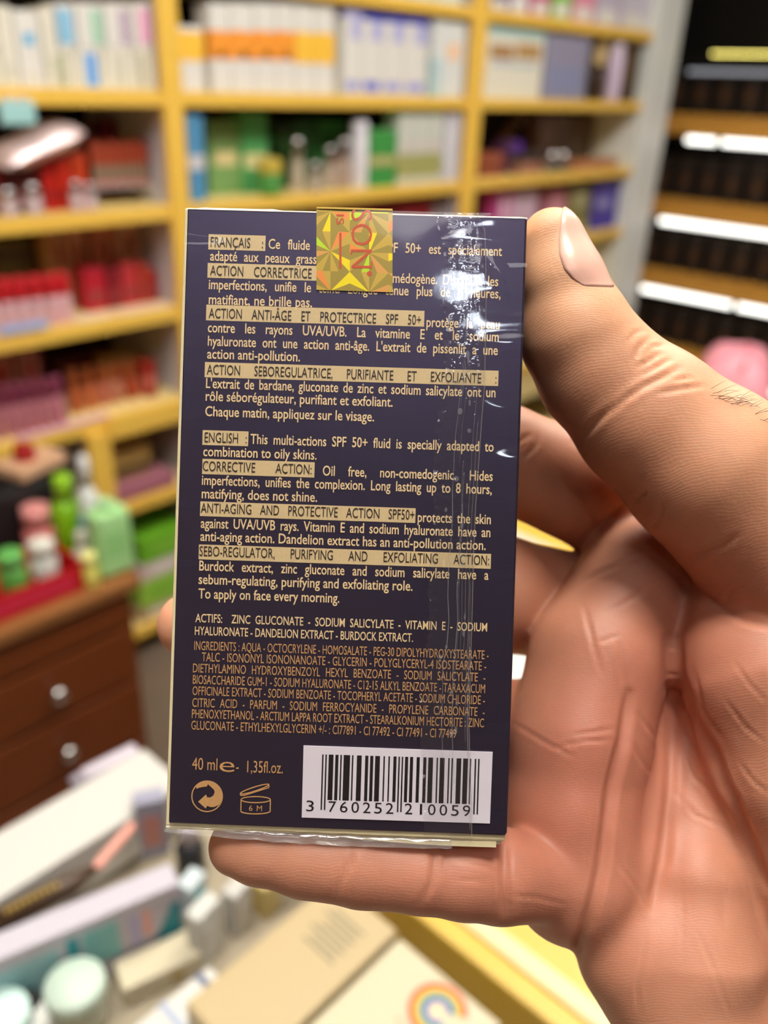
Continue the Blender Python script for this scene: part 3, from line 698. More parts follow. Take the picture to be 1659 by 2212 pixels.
aD = math.atan2(pb.y - pl.y, pb.x - pl.x); LD = math.hypot(pb.x - pl.x, pb.y - pl.y); eD = block(0, LD, 0, .022, KZ + .0005, .0655, card(184, 178, 188), 'long white carton with teal lettering at the lower left',
   [('f', .40, .46, .15, .85, card(10, 136, 150)), ('f', .48, .66, .30, .85, card(120, 180, 180)), ('f', .06, .36, .2, .8, card(140, 180, 184)), ('f', .72, .77, .35, .8, card(170, 160, 200)), ('f', .79, .83, .4, .8, card(220, 150, 140))], rz=aD, ctr=((pl.x + pb.x) / 2 + .011 * math.sin(aD), (pl.y + pb.y) / 2 - .011 * math.cos(aD)))
wD = LD / 2; dD = .011
q = MB(); q.add([(wD * .62, -dD - .0004, .006), (wD * .985, -dD - .0004, .006), (wD * .985, -dD - .0004, .048), (wD * .9, -dD - .0004, .050)], [(0, 1, 2, 3)]); q.build('teal_corner', card(0, 126, 140), eD)
pe = at_z(215, 2085, KZ + .020); pe2 = at_z(378, 2000, KZ + .020)
yE = .385
aE = aD; eE = block(0, .058, 0, .026, KZ + .0005, .0195, card(192, 182, 154), 'small beige white carton in front of the teal lettered one', [('f', .6, .75, .2, .8, card(170, 150, 100))], rz=aE, ctr=((pe.x + pe2.x) / 2 + .004, (pe.y + pe2.y) / 2 - .019))
p1, p2, p3 = at_z(255, 2215, KZ + .028), at_z(450, 2085, KZ + .028), at_z(420, 2212, KZ + .028)
eF = block(p1.x, min(p2.x, rA[0] + .1), min(yE - .037, p2.y) - .04, min(yE - .037, p2.y), KZ + .0005, .0275, card(200, 198, 190), 'white carton with two grey blue stripes by the big cream carton', [('t', .38, .46, 0, 1, card(160, 170, 190)), ('t', .82, .90, 0, 1, card(96, 104, 128))])
# mint jar
p = at_z(160, 2122, KZ + .042)
e = empty('jar', (p.x, p.y, KZ + .0005)); tag(e, 'round cream jar with a mint white lid at the bottom left', 'jar')
MB().lathe([(.0175, 0), (.0185, .002), (.0185, .027), (.017, .029)], 32).build('body', card(176, 178, 158), e)
MB().lathe([(.0198, .029), (.0205, .031), (.0205, .0395), (.0190, .042)], 32).build('lid', card(186, 204, 188), e)
p = at_z(10, 2175, KZ + .04)
e = empty('jar', (p.x - .004, p.y, KZ + .0005)); tag(e, 'pale blue jar at the bottom left corner', 'jar')
MB().lathe([(.017, 0), (.018, .002), (.018, .024), (.016, .026)], 32).build('body', card(170, 200, 206), e)
MB().lathe([(.0185, .026), (.019, .028), (.019, .036), (.018, .038)], 32).build('lid', card(196, 222, 214), e)
p = at_z(72, 2166, KZ + .02); small_bottle((p.x, p.y, KZ + .0005), .006, .03, BLACK, BLACK, 'bottle', 'tiny black bottle between the two jars', 'bottle', .4, .7)
p = at_z(85, 2212, KZ + .01); small_box((p.x, p.y - .004, KZ + .0005), .016, .008, .02, .3, WHITE, 'carton', 'tiny white carton in front of the mint jar', 'box', card(200, 220, 230))
# cosmetic pencil
a_ = at_z(-40, 2010, KZ + .052); b_ = at_z(150, 1912, KZ + .062); c_ = at_z(205, 1876, KZ + .064); d_ = at_z(288, 1782, KZ + .062)
e = empty('pencil', a_); tag(e, 'dark brown cosmetic pencil with gold lettering and a rose cap', 'pencil')
MB().tube([Vector((0, 0, 0)), b_ - a_, c_ - a_], [.0085, .0085, .0036], 12).build('barrel', card(70, 50, 34), e)
q = MB()
for k in range(9):
    m0 = (b_ - a_) * (.30 + .07 * k); up = Vector((0, 0, 1)); sd = (b_ - a_).normalized().cross(up)
    c = m0 + up * .0052 - ray(100, 1950).normalized() * .005
    q.box(c.x - .0012, c.x + .0012, c.y - .002, c.y + .002, c.z - .002, c.z + .002)
q.build('printed_text', card(170, 140, 70), e)
MB().tube([c_ - a_, c_ - a_ + (d_ - c_) * .04, d_ - a_ - (d_ - c_) * .04, d_ - a_], [.0034, .0040, .0040, .003], 14).build('cap', card(226, 158, 142), e)
# things at the back edge of the counter
a_ = at_z(180, 1680, KZ + .05); b_ = at_z(295, 1622, KZ + .05)
e = empty('tube', a_); tag(e, 'silvery lilac tube lying at the back edge of the white carton', 'tube')
MB().tube([Vector((0, 0, 0)), (b_ - a_) * .04, (b_ - a_) * .96, b_ - a_], [.006, .0078, .0078, .006], 16).build('body', card(196, 186, 196), e)
MB().tube([(b_ - a_) * -.22, (b_ - a_) * 0.0], [.0055, .0062], 16).build('cap', card(150, 140, 150), e)
def standing(px0, px1, pyt, pyb, z, m, label, depth=.02, pr=None, name='carton', rz=0.0):
    pb = at_z((px0 + px1) / 2, pyb, z)
    dist = (pb - EYE).length; wd = (px1 - px0) / FPX * dist * .8
    dd = ray((px0 + px1) / 2, pyt); t = pb.y / dd.y; hh = EYE.z + dd.z * t - z
    e = empty(name, (pb.x, pb.y, z), (0, 0, rz)); tag(e, label, 'box')
    hh = max(hh, .02)
    MB().box(-wd / 2, wd / 2, 0, depth, 0, hh, 0, .001).build('body', m, e)
    MB().box(-wd * .3, wd * .3, -.0005, .0003, hh * .2, hh * .75).build('printed_panel', pr or WHITE, e)
    MB().box(-wd * .45, wd * .45, .001, depth - .001, hh, hh + .0006).build('lid_flap', m, e)
    return e
zk = KZ + .0008
standing(300, 372, 1725, 1850, zk, card(150, 150, 168), 'grey lavender carton standing right of the white carton', .016, card(190, 130, 120), rz=-.5)
standing(345, 400, 1690, 1790, zk, card(96, 92, 78), 'dark olive carton standing behind the lavender one', .02, card(70, 66, 56), rz=-.3)
p = at_z(415, 1880, zk); small_bottle((p.x, p.y, zk), .012, .055, card(36, 36, 40), card(196, 186, 196), 'bottle', 'black bottle with a silvery cap left of the little finger', 'bottle', .35, .6)
standing(405, 465, 1900, 1975, zk, card(194, 206, 208), 'small white and teal carton below the black bottle', .014, card(80, 180, 190), rz=.3)
standing(425, 500, 1960, 2070, zk, card(194, 194, 188), 'white carton leaning behind the large cream carton', .014, card(204, 204, 200), rz=.2)
standing(500, 560, 1920, 2010, zk, card(184, 182, 176), 'pale grey carton below the tip of the little finger', .014, card(196, 192, 184), rz=.2)
standing(560, 640, 1900, 1965, zk, card(196, 176, 112), 'tan carton behind the large cream carton, below the finger', .02, card(206, 190, 130), rz=.1)
standing(600, 668, 1890, 1945, zk, card(204, 198, 184), 'ivory carton under the little finger', .014, card(210, 206, 196), rz=.1)

# ------------------------------------------------------------------ the held carton
# pose of the front face relative to the eye: metres, x right, y up, z forward
def rodr(a):
    a = np.array(a); t = np.linalg.norm(a); K = np.array([[0, -a[2], a[1]], [a[2], 0, -a[0]], [-a[1], a[0], 0]])
    return np.eye(3) + math.sin(t) / t * K + (1 - math.cos(t)) / t ** 2 * K @ K
BR = rodr((-4.87057e-3, 1.318881e-2, -3.211552e-2)); BT = np.array((-6.62456, -1.71900, 149.77158)) * .001
BW, BH, BD = .060, .10930, .026
def cam2world(p): return EYE + RIGHT * float(p[0]) + UP * float(p[1]) + FWD * float(p[2])
_o = cam2world(BT)
_ax = [cam2world(BT + BR[:, k]) - _o for k in range(3)]       # box axes: u right, v up, w away from the eye
BM = Matrix(((_ax[0].x, _ax[2].x, _ax[1].x, _o.x), (_ax[0].y, _ax[2].y, _ax[1].y, _o.y), (_ax[0].z, _ax[2].z, _ax[1].z, _o.z), (0, 0, 0, 1)))
# local carton frame: x = u, y = depth (away from the eye), z = v
def uv(px, py):
    d = np.array([(px - CX) / FPX, -(py - CY) / FPX, 1.0])
    n = BR[:, 2]; P = d * (BT @ n) / (d @ n); q = BR.T @ (P - BT)
    return q[0], q[1]
pkg = bpy.data.objects.new('cosmetic_carton', None); COL.objects.link(pkg); pkg.matrix_world = BM; pkg.empty_display_size = .02
tag(pkg, 'dark navy cosmetic carton with gold lettering and a barcode, held up in the hand', 'box')

FOIL = bpy.data.materials.new('navy_foil_card'); FOIL.use_nodes = True
nt = FOIL.node_tree; b = nt.nodes['Principled BSDF']
tc = nt.nodes.new('ShaderNodeTexCoord'); mp = nt.nodes.new('ShaderNodeMapping'); mp.inputs['Scale'].default_value = (2600, 300, 60)
n1 = nt.nodes.new('ShaderNodeTexNoise'); n1.inputs['Scale'].default_value = 1.0; n1.inputs['Detail'].default_value = 3
rp = nt.nodes.new('ShaderNodeMapRange'); rp.inputs['To Min'].default_value = .30; rp.inputs['To Max'].default_value = .42
nt.links.new(tc.outputs['Object'], mp.inputs['Vector']); nt.links.new(mp.outputs['Vector'], n1.inputs['Vector'])
nt.links.new(n1.outputs['Fac'], rp.inputs['Value']); nt.links.new(rp.outputs['Result'], b.inputs['Roughness'])
n2 = nt.nodes.new('ShaderNodeTexNoise'); n2.inputs['Scale'].default_value = 9000
bu = nt.nodes.new('ShaderNodeBump'); bu.inputs['Strength'].default_value = .12; bu.inputs['Distance'].default_value = .00005
nt.links.new(tc.outputs['Object'], n2.inputs['Vector']); nt.links.new(n2.outputs['Fac'], bu.inputs['Height']); nt.links.new(bu.outputs['Normal'], b.inputs['Normal'])
b.inputs['Base Color'].default_value = (0.072, 0.059, 0.104, 1); b.inputs['Metallic'].default_value = .75
b.inputs['Specular IOR Level'].default_value = .55; b.inputs['Specular Tint'].default_value = (.75, .78, 1.0, 1)
GOLDC = mat('gold_card', srgb(240, 226, 180), .4, .1, noise=.08, nscale=900)
INK = mat('gold_ink', srgb(250, 216, 164), .42, .05, noise=.12, nscale=2500)
INKB = mat('gold_bar_ink', srgb(226, 200, 150), .42, .05, noise=.10, nscale=2500)
INK2 = mat('bronze_ink', srgb(212, 162, 106), .42, .05, noise=.12, nscale=2500)
DINK = mat('dark_ink', srgb(44, 34, 30), .45)
STK = mat('white_sticker', srgb(236, 228, 236), .5, noise=.02, nscale=300)
BAR = mat('black_ink', srgb(24, 20, 24), .5)

hw, hh = BW / 2, BH / 2
# gold body, a little wider than the dark front so that its edges show
q = MB().box(-hw - .0007, hw, .0005, BD, -hh - .0014, hh + .0004, 0, .0005)
q.build('body', GOLDC, pkg)
q = MB().box(-hw, hw, 0, .0008, -hh, hh, 0, .00028); q.build('front_panel', FOIL, pkg)
q = MB().box(hw - .0006, hw + .0002, .0003, BD - .0002, -hh + .0002, hh - .0002, 0, .0002); q.build('side_panel', FOIL, pkg)
# bottom closure: layered card ends and a tab
q = MB(); n = 24
lo = [];
for i in range(n + 1):
    u = -hw + (BW - .0016) * i / n; t = i / n
    lo.append((u, .0006 + .0003 * math.sin(3 * t), -hh - .0011 - .0012 * t + .0004 * math.sin(6 * t)))
vs = []; fs = []
for (u, y, z) in lo: vs += [(u, y, z), (u, y + .0005, z), (u, y + .0005, -hh + .0004), (u, y + .0002, -hh + .0004)]
for i in range(n):
    a = 4 * i; bq = a + 4
    for k in range(4): fs.append((a + k, a + (k + 1) % 4, bq + (k + 1) % 4, bq + k))
q.add(vs, fs); q.build('bottom_flap', GOLDC, pkg)
u0, v0 = uv(975, 1812); u1, v1 = uv(1085, 1832)
MB().box(u0, u1, .0012, .0022, v1, v0 + .0015, 0, .0006).build('tab', mat('tab_card', srgb(240, 226, 200), .4), pkg)

def face_y(k): return -.00012 * k
# --- gold heading bars
bars = [(451, 506, 574, 539), (449, 568, 690, 600), (446, 658, 917, 692), (443, 782, 1077, 815), (438, 929, 537, 961), (437.6, 991, 680, 1024), (433, 1083, 898, 1114.7), (430, 1176, 1061, 1208)]
q = MB()
for (a, t, c, bt) in bars:
    ua, va = uv(a, t); ub, vb = uv(a, bt); uc = uv(c, t + (c - a) * .0325)[0]
    q.box(ua, uc, -.00005, .0001, vb, va)
q.build('heading_bars', INKB, pkg)

# --- printed words
def text_geo(txt, space=1.0, off=0.0):
    cu = bpy.data.curves.new('t', 'FONT'); cu.body = txt; cu.size = 1; cu.space_word = space; cu.offset = off; cu.resolution_u = 3
    ob = bpy.data.objects.new('t', cu); COL.objects.link(ob); dg = bpy.context.evaluated_depsgraph_get(); dg.update()
    me = ob.evaluated_get(dg).to_mesh()
    vs = [v.co.copy() for v in me.vertices]; fs = [tuple(p.vertices) for p in me.polygons]
    ob.evaluated_get(dg).to_mesh_clear(); bpy.data.objects.remove(ob); bpy.data.curves.remove(cu)
    return vs, fs
_h, _ = text_geo('H'); CAPH = max(v.y for v in _h)
def put_text(mb, txt, x0, base, x1, cap, off=0.0, ymm=.00010, smax=.80, smin=.42):
    """one printed line: starts at (x0, base), ends at x1 (picture points on the front face), capitals cap pixels tall"""
    ua, va = uv(x0, base); ub, vb = uv(x1, base + (x1 - x0) * .0325)
    hcap = cap * BT[2] / FPX
    sy = hcap / CAPH
    L = math.hypot(ub - ua, vb - va); ang = math.atan2(vb - va, ub - ua)
    vs, fs = text_geo(txt, 1.0, off)
    w = max(v.x for v in vs) - min(v.x for v in vs)
    sx = L / w
    k = sx / sy
    if k > smax and ' ' in txt:
        lo_, hi_ = 1.0, 8.0
        for _ in range(14):
            mid = (lo_ + hi_) / 2; vs, fs = text_geo(txt, mid, off)
            w = max(v.x for v in vs) - min(v.x for v in vs)
            if L / w / sy > smax: lo_ = mid
            else: hi_ = mid
        sx = L / w
    mx = min(v.x for v in vs)
    ca, sa = math.cos(ang), math.sin(ang)
    out = []
    for v in vs:
        x, z = (v.x - mx) * sx, v.y * sy
        out.append((ua + x * ca - z * sa, -ymm, va + x * sa + z * ca))
    mb.add(out, fs)
BODY = [("Ce fluide m", 580, 537.5, 702), ("SPF 50+ est spécialement", 828, 545, 1084), ("adapté aux peaux grass", 454, 563, 683.5), ("médogène. Dissimule les", 848, 611, 1076),
        ("imperfections, unifie le teint. Longue tenue plus de 8 heures,", 451, 624.5, 1081), ("matifiant, ne brille pas.", 451, 656.7, 674),
        ("protège la peau", 921, 706, 1079), ("contre les rayons UVA/UVB. La vitamine E et le sodium", 449, 717.5, 1077), ("hyaluronate ont une action anti-âge. L'extrait de pissenlit a une", 449, 746.6, 1075),
        ("action anti-pollution.", 447.6, 774.4, 648), ("L'extrait de bardane, gluconate de zinc et sodium salicylate ont un", 445, 838, 1070), ("rôle séborégulateur, purifiant et exfoliant.", 444.3, 865.6, 848),
        ("Chaque matin, appliquez sur le visage.", 443.3, 898.5, 808), ("This multi-actions SPF 50+ fluid is specially adapted to", 541, 958.5, 1066), ("combination to oily skins.", 439, 985, 684),
        ("Oil free, non-comedogenic. Hides", 697, 1027, 1064), ("imperfections, unifies the complexion. Long lasting up to 8 hours,", 436, 1047, 1062), ("matifying, does not shine.", 435.7, 1076, 685),
        ("protects the skin", 902, 1127, 1060), ("against UVA/UVB rays. Vitamin E and sodium hyaluronate have an", 433.7, 1140, 1059), ("anti-aging action. Dandelion extract has an anti-pollution action.", 432.7, 1168, 1049),
        ("Burdock extract, zinc gluconate and sodium salicylate have a", 430.4, 1232, 1055), ("sebum-regulating, purifying and exfoliating role.", 429, 1261, 891), ("To apply on face every morning.", 428.6, 1292, 733)]
q = MB()
for (t, x0, bs, x1) in BODY: put_text(q, t, x0, bs, x1, 21, .012, .00010, .80 if t.endswith('.') else .72)
q.build('printed_text', INK, pkg)
q = MB()
for (t, x0, bs, x1) in [("ACTIFS:  ZINC GLUCONATE - SODIUM SALICYLATE - VITAMIN E - SODIUM", 422, 1343.5, 1052), ("HYALURONATE - DANDELION EXTRACT - BURDOCK EXTRACT.", 421, 1371, 892)]:
    put_text(q, t, x0, bs, x1, 18, .010, .00010, .66)
q.build('printed_text', INK, pkg)
q = MB()
for (t, x0, bs, x1) in [("FRANÇAIS :", 455, 533, 568), ("ACTION CORRECTRICE", 454, 594.7, 673), ("ACTION ANTI-ÂGE ET PROTECTRICE SPF 50+", 451, 687, 909), ("ACTION SEBOREGULATRICE, PURIFIANTE ET EXFOLIANTE :", 447, 808.6, 1072),
                        ("ENGLISH :", 442, 955, 533), ("CORRECTIVE ACTION:", 438, 1017, 673), ("ANTI-AGING AND PROTECTIVE ACTION SPF50+", 434, 1107.6, 895), ("SEBO-REGULATOR, PURIFYING AND EXFOLIATING ACTION:", 431, 1200.5, 1056)]:
    put_text(q, t, x0, bs, x1, 21, .0, .00014, .62)
q.build('heading_text', DINK, pkg)
q = MB()
for (t, x0, bs, x1) in [("INGREDIENTS : AQUA - OCTOCRYLENE - HOMOSALATE - PEG-30 DIPOLYHYDROXYSTEARATE -", 419.7, 1403.5, 1055), ("TALC - ISONONYL ISONONANOATE - GLYCERIN - POLYGLYCERYL-4 ISOSTEARATE -", 436, 1428, 1050),
                        ("DIETHYLAMINO HYDROXYBENZOYL HEXYL BENZOATE - SODIUM SALICYLATE -", 417, 1452, 1048), ("BIOSACCHARIDE GUM-1 - SODIUM HYALURONATE - C12-15 ALKYL BENZOATE - TARAXACUM", 416.7, 1476.7, 1047.5),
                        ("OFFICINALE EXTRACT - SODIUM BENZOATE - TOCOPHERYL ACETATE - SODIUM CHLORIDE -", 416, 1501, 1047), ("CITRIC ACID - PARFUM - SODIUM FERROCYANIDE - PROPYLENE CARBONATE -", 415.4, 1526.5, 1046.6),
                        ("PHENOXYETHANOL - ARCTIUM LAPPA ROOT EXTRACT - STEARALKONIUM HECTORITE : ZINC", 414.7, 1550.5, 1045), ("GLUCONATE - ETHYLHEXYLGLYCERIN +/- : CI77891 - CI 77492 - CI 77491 - CI 77499", 413.4, 1575.4, 985)]:
    put_text(q, t, x0, bs, x1, 19, .0, .00010, .58)
put_text(q, "40 ml", 415, 1662, 469.6, 26, .0, .0001, 1.2)
put_text(q, "e", 474, 1666.5, 506.5, 33, -.004, .0001, 1.7)
put_text(q, "-  1,35fl.oz.", 510, 1667, 611, 25, .0, .0001, 1.2)
put_text(q, "6 M", 538, 1751, 566, 12, .0, .0001, 1.0)
q.build('fine_print', INK2, pkg)

# --- recycling mark and opened jar mark
def C5(x, y): return uv(340 + x / 3.95, 1380 + y / 3.95)
def poly(mb, pts, y): mb.add([(a, y, c) for a, c in pts], [tuple(range(len(pts)))])
def stroke(mb, pts, w, y, closed=False):
    P = [Vector((a, c)) for a, c in pts]; n = len(P); vs = []; fs = []
    for i, p in enumerate(P):
        a = P[(i - 1) % n] if (closed or i) else P[i]; c = P[(i + 1) % n] if (closed or i < n - 1) else P[i]
        t = (c - a).normalized(); nn = Vector((-t.y, t.x)) * w / 2
        vs += [(p.x + nn.x, y, p.y + nn.y), (p.x - nn.x, y, p.y - nn.y)]
    for i in range(n if closed else n - 1):
        j = (i + 1) % n; fs.append((2 * i, 2 * i + 1, 2 * j + 1, 2 * j))
    mb.add(vs, fs)
q = MB()
ring = [C5(425 + 130 * math.cos(a), 1342 + 130 * math.sin(a)) for a in np.linspace(0, 2 * math.pi, 48, endpoint=False)]
stroke(q, ring, .00022, -.0001, True)
gold = [(330, 1256), (352, 1236), (380, 1220), (425, 1212), (465, 1218), (500, 1236), (530, 1268), (548, 1305), (554, 1342), (546, 1385), (520, 1418), (490, 1432), (455, 1434), (425, 1424), (414, 1446), (348, 1388), (416, 1326), (425, 1350), (452, 1352), (478, 1336), (490, 1306), (484, 1286), (432, 1238), (424, 1258), (390, 1262), (358, 1268), (336, 1278)]
poly(q, [C5(*p) for p in gold], -.00011)
q.build('recycling_mark', INK2, pkg)
q = MB()
el = lambda cx, cy, rx, ry, a0, a1, n=28, rot=0: [C5(cx + rx * math.cos(t) * math.cos(rot) - ry * math.sin(t) * math.sin(rot), cy + rx * math.cos(t) * math.sin(rot) + ry * math.sin(t) * math.cos(rot)) for t in np.linspace(a0, a1, n)]
W_ = .00020
stroke(q, el(840, 1370, 125, 26, 0, 2 * math.pi), W_, -.0001, True)
stroke(q, [C5(715, 1370), C5(713, 1465)], W_, -.0001); stroke(q, [C5(965, 1375), C5(963, 1475)], W_, -.0001)
stroke(q, el(838, 1468, 125, 24, 0, math.pi), W_, -.0001)
stroke(q, el(830, 1280, 128, 17, 0, 2 * math.pi, 28, -.31), W_, -.0001, True)
stroke(q, [C5(707, 1322), C5(712, 1334), C5(740, 1334), C5(950, 1268), C5(955, 1250)], W_, -.0001)
q.build('opened_jar_mark', INK2, pkg)

# --- barcode sticker
a0, c0 = uv(656, 1610); a1, c1 = uv(1064, 1624); a2, c2 = uv(1058, 1778); a3, c3 = uv(652, 1765)
q = MB(); q.add([(a0, -.00022, c0), (a1, -.00022, c1), (a2, -.00022, c2), (a3, -.00022, c3), (a0, -.00002, c0), (a1, -.00002, c1), (a2, -.00002, c2), (a3, -.00002, c3)],
                [(0, 3, 2, 1), (4, 5, 6, 7), (0, 1, 5, 4), (1, 2, 6, 5), (2, 3, 7, 6), (3, 0, 4, 7)])
stick = q.build('barcode_sticker', STK, pkg)
Lc = ['0001101', '0011001', '0010011', '0111101', '0100011', '0110001', '0101111', '0111011', '0110111', '0001011']
inv = lambda s: ''.join('1' if c == '0' else '0' for c in s)
Rc = [inv(s) for s in Lc]; Gc = [r[::-1] for r in Rc]
code = '3760252210059'; par = 'LLGGGL'
bits = '101' + ''.join((Lc if p == 'L' else Gc)[int(d)] for p, d in zip(par, code[1:7])) + '01010' + ''.join(Rc[int(d)] for d in code[7:]) + '101'
q = MB()
def bpnt(k, f):   # module k, fraction f of the height from top (0) to foot (1)
    tx, ty = 696 + (1036 - 696) * k / 95, 1628.6 + (1638.5 - 1628.6) * k / 95
    return uv(tx - 3.0 * f, ty + 98 * f)
i = 0
while i < 95:
    if bits[i] == '1':
        j = i
        while j < 95 and bits[j] == '1': j += 1
        f = 1.22 if (i < 3 or 45 <= i < 50 or i >= 92) else 1.0
        e_ = .06
        P = [bpnt(i + e_, 0), bpnt(j - e_, 0), bpnt(j - e_, f), bpnt(i + e_, f)]
        q.add([(a, -.00026, c) for a, c in P], [(0, 3, 2, 1)])
        i = j
    else: i += 1
b_ = q.build('bars', BAR); b_.parent = stick
q = MB()
put_text(q, '3', 661.5, 1751, 678, 23, .0, .00027, 5)
for k, ch in enumerate(code[1:7]): put_text(q, ch, 709.5 + 24.7 * k + (7.5 if ch == '1' else 0), 1752.5 + .8 * k, 709.5 + 24.7 * k + (12.5 if ch == '1' else 16.5), 23, .0, .00027, 5)
for k, ch in enumerate(code[7:]): put_text(q, ch, 874 + 25.0 * k + (7.5 if ch == '1' else 0), 1757.5 + .8 * k, 874 + 25.0 * k + (12.5 if ch == '1' else 16.5), 23, .0, .00027, 5)
b_ = q.build('digits', BAR); b_.parent = stick

# --- holographic seal folded over the top edge
def holo(name, rgb, em=0.0): return mat(name, srgb(*rgb), .38, .25)
HM = [holo('seal_gold', (206, 172, 70)), holo('seal_olive', (168, 146, 60)), holo('seal_yellow', (250, 226, 20)), holo('seal_orange', (244, 150, 70)), holo('seal_lime', (196, 226, 40)), holo('seal_peach', (226, 164, 84))]
sx0, sx1, sy0, sy1 = 684.0, 848.0, 458.0, 627.0
q = MB(); cell = 30.6
def SP(x, y, k=.0003): a, c = uv(x + (0), y + (x - 684) * .0325 - 0); return (a, -k, c)
# grid of squares, each cut into pinwheel triangles of changing hue
random.seed(3)
xc = [672.5, 756.0, 839.5]; yc = [458 + 85.5 * k for k in range(3)]
def clip_poly(P, x0, x1, y0, y1):
    for ax, lim, sg in ((0, x0, 1), (0, x1, -1), (1, y0, 1), (1, y1, -1)):
        out = []
        for k in range(len(P)):
            a, c = P[k], P[(k + 1) % len(P)]; ia, ic = sg * (a[ax] - lim) >= 0, sg * (c[ax] - lim) >= 0
            if ia: out.append(a)
            if ia != ic:
                t = (lim - a[ax]) / (c[ax] - a[ax]); out.append((a[0] + (c[0] - a[0]) * t, a[1] + (c[1] - a[1]) * t))
        P = out
        if not P: return P
    return P
hues = [1, 2, 1, 0, 1, 0, 1, 5, 1, 4, 1, 0, 1, 3, 0, 1]
for i in range(-1, 3):
    for j in range(-1, 3):
        ccx, ccy = 714 + 83.5 * (i - 0), 543 + 85.5 * (j - 0)
        fan = []
        for k in range(17):
            a = 2 * math.pi * k / 16; m_ = max(abs(math.cos(a)), abs(math.sin(a))); fan.append((ccx + 41.75 * math.cos(a) / m_, ccy + 42.75 * math.sin(a) / m_))
        for k in range(16):
            P = clip_poly([(ccx, ccy), fan[k], fan[k + 1]], 684, 848, 455, 627)
            if len(P) >= 3: q.add([SP(*p) for p in P], [tuple(reversed(range(len(P))))], hues[(k + 5 * i + 3 * j) % 16])
seal = q.build('hologram_seal', HM, pkg)
u0 = uv(684, 455)[0]; u1 = uv(848, 455)[0]; vt = max(v.co.z for v in seal.data.vertices)
b_ = MB().box(u0, u1, -.0003, .012, hh + .0005, hh + .0008).build('folded_end', HM[0]); b_.parent = seal
# red lettering on the seal, reading downwards
RINK = mat('red_ink', srgb(214, 84, 40), .4)
q = MB()
def put_down(txt, x_base, y0, y1, cap, off=0.0, serif=False):
    vs, fs = text_geo(txt, 1.0, off); w = max(v.x for v in vs) - min(v.x for v in vs); mx = min(v.x for v in vs)
    out = []
    for v in vs:
        fx = (v.x - mx) / w; fy = v.y / CAPH
        a, c = uv(x_base + fy * cap, y0 + fx * (y1 - y0) + (x_base - 684) * .0325); out.append((a, -.00034, c))
    q.add(out, fs)
put_down('SON', 759, 452, 578, 45, -.006)
for (ya, yb, xa, xb) in [(540, 552, 758, 761), (566, 582, 801, 804)]:     # serifs of the N
    P = [uv(x, y) for x, y in ((xa, ya), (xb, ya), (xb, yb), (xa, yb))]; q.add([(a, -.00035, c) for a, c in P], [(0, 3, 2, 1)])
n = 14; P = [uv(798 + 5.5 * math.cos(t), 592 + 5.5 * math.sin(t)) for t in np.linspace(0, 2 * math.pi, n, endpoint=False)]
q.add([(a, -.00034, c) for a, c in P], [tuple(range(n))])
put_down('IS', 727, 463, 485, 16, .01)
P = [uv(x, y) for x, y in ((733, 504), (738, 504), (738, 582), (733, 582))]; q.add([(a, -.00034, c) for a, c in P], [(0, 3, 2, 1)])
b_ = q.build('lettering', RINK); b_.parent = seal

# --- clear film wrapped round the carton
def film(name, col=(1, 1, 1), mixw=0.0, bump=0.0, bscale=300.0, rough=.03, f0=.05):
    m = bpy.data.materials.new(name); m.use_nodes = True; nt = m.node_tree
    for nd in list(nt.nodes):
        if nd.type != 'OUTPUT_MATERIAL': nt.nodes.remove(nd)
    out = [nd for nd in nt.nodes if nd.type == 'OUTPUT_MATERIAL'][0]
    tr = nt.nodes.new('ShaderNodeBsdfTransparent'); gl = nt.nodes.new('ShaderNodeBsdfGlossy'); gl.inputs['Roughness'].default_value = rough
    lw = nt.nodes.new('ShaderNodeLayerWeight'); lw.inputs['Blend'].default_value = .5      # the same from both sides of a thin sheet
    pw = nt.nodes.new('ShaderNodeMath'); pw.operation = 'POWER'; pw.inputs[1].default_value = 5
    fr = nt.nodes.new('ShaderNodeMath'); fr.operation = 'MULTIPLY_ADD'; fr.inputs[1].default_value = 1 - f0; fr.inputs[2].default_value = f0
    nt.links.new(lw.outputs['Facing'], pw.inputs[0]); nt.links.new(pw.outputs[0], fr.inputs[0])
    mx = nt.nodes.new('ShaderNodeMixShader')
    if bump > 0:
        tc = nt.nodes.new('ShaderNodeTexCoord'); nz = nt.nodes.new('ShaderNodeTexNoise'); nz.inputs['Scale'].default_value = bscale; nz.inputs['Detail'].default_value = 3
        mp = nt.nodes.new('ShaderNodeMapping'); mp.inputs['Scale'].default_value = (.5, 1, 1)
        bp_ = nt.nodes.new('ShaderNodeBump'); bp_.inputs['Strength'].default_value = bump; bp_.inputs['Distance'].default_value = .0004
        nt.links.new(tc.outputs['Object'], mp.inputs['Vector']); nt.links.new(mp.outputs['Vector'], nz.inputs['Vector']); nt.links.new(nz.outputs['Fac'], bp_.inputs['Height'])
        nt.links.new(bp_.outputs['Normal'], gl.inputs['Normal'])
    nt.links.new(fr.outputs[0], mx.inputs['Fac']); nt.links.new(tr.outputs['BSDF'], mx.inputs[1]); nt.links.new(gl.outputs['BSDF'], mx.inputs[2])
    last = mx
    if mixw > 0:
        df = nt.nodes.new('ShaderNodeBsdfDiffuse'); df.inputs['Color'].default_value = (*col, 1)
        m2 = nt.nodes.new('ShaderNodeMixShader'); m2.inputs['Fac'].default_value = mixw
        nt.links.new(mx.outputs['Shader'], m2.inputs[1]); nt.links.new(df.outputs['BSDF'], m2.inputs[2]); last = m2
    nt.links.new(last.outputs['Shader'], out.inputs['Surface'])
    MATS[name] = m
    return m
FILM = film('clear_film', bump=.05, bscale=140, f0=.045, mixw=.002, rough=.05)
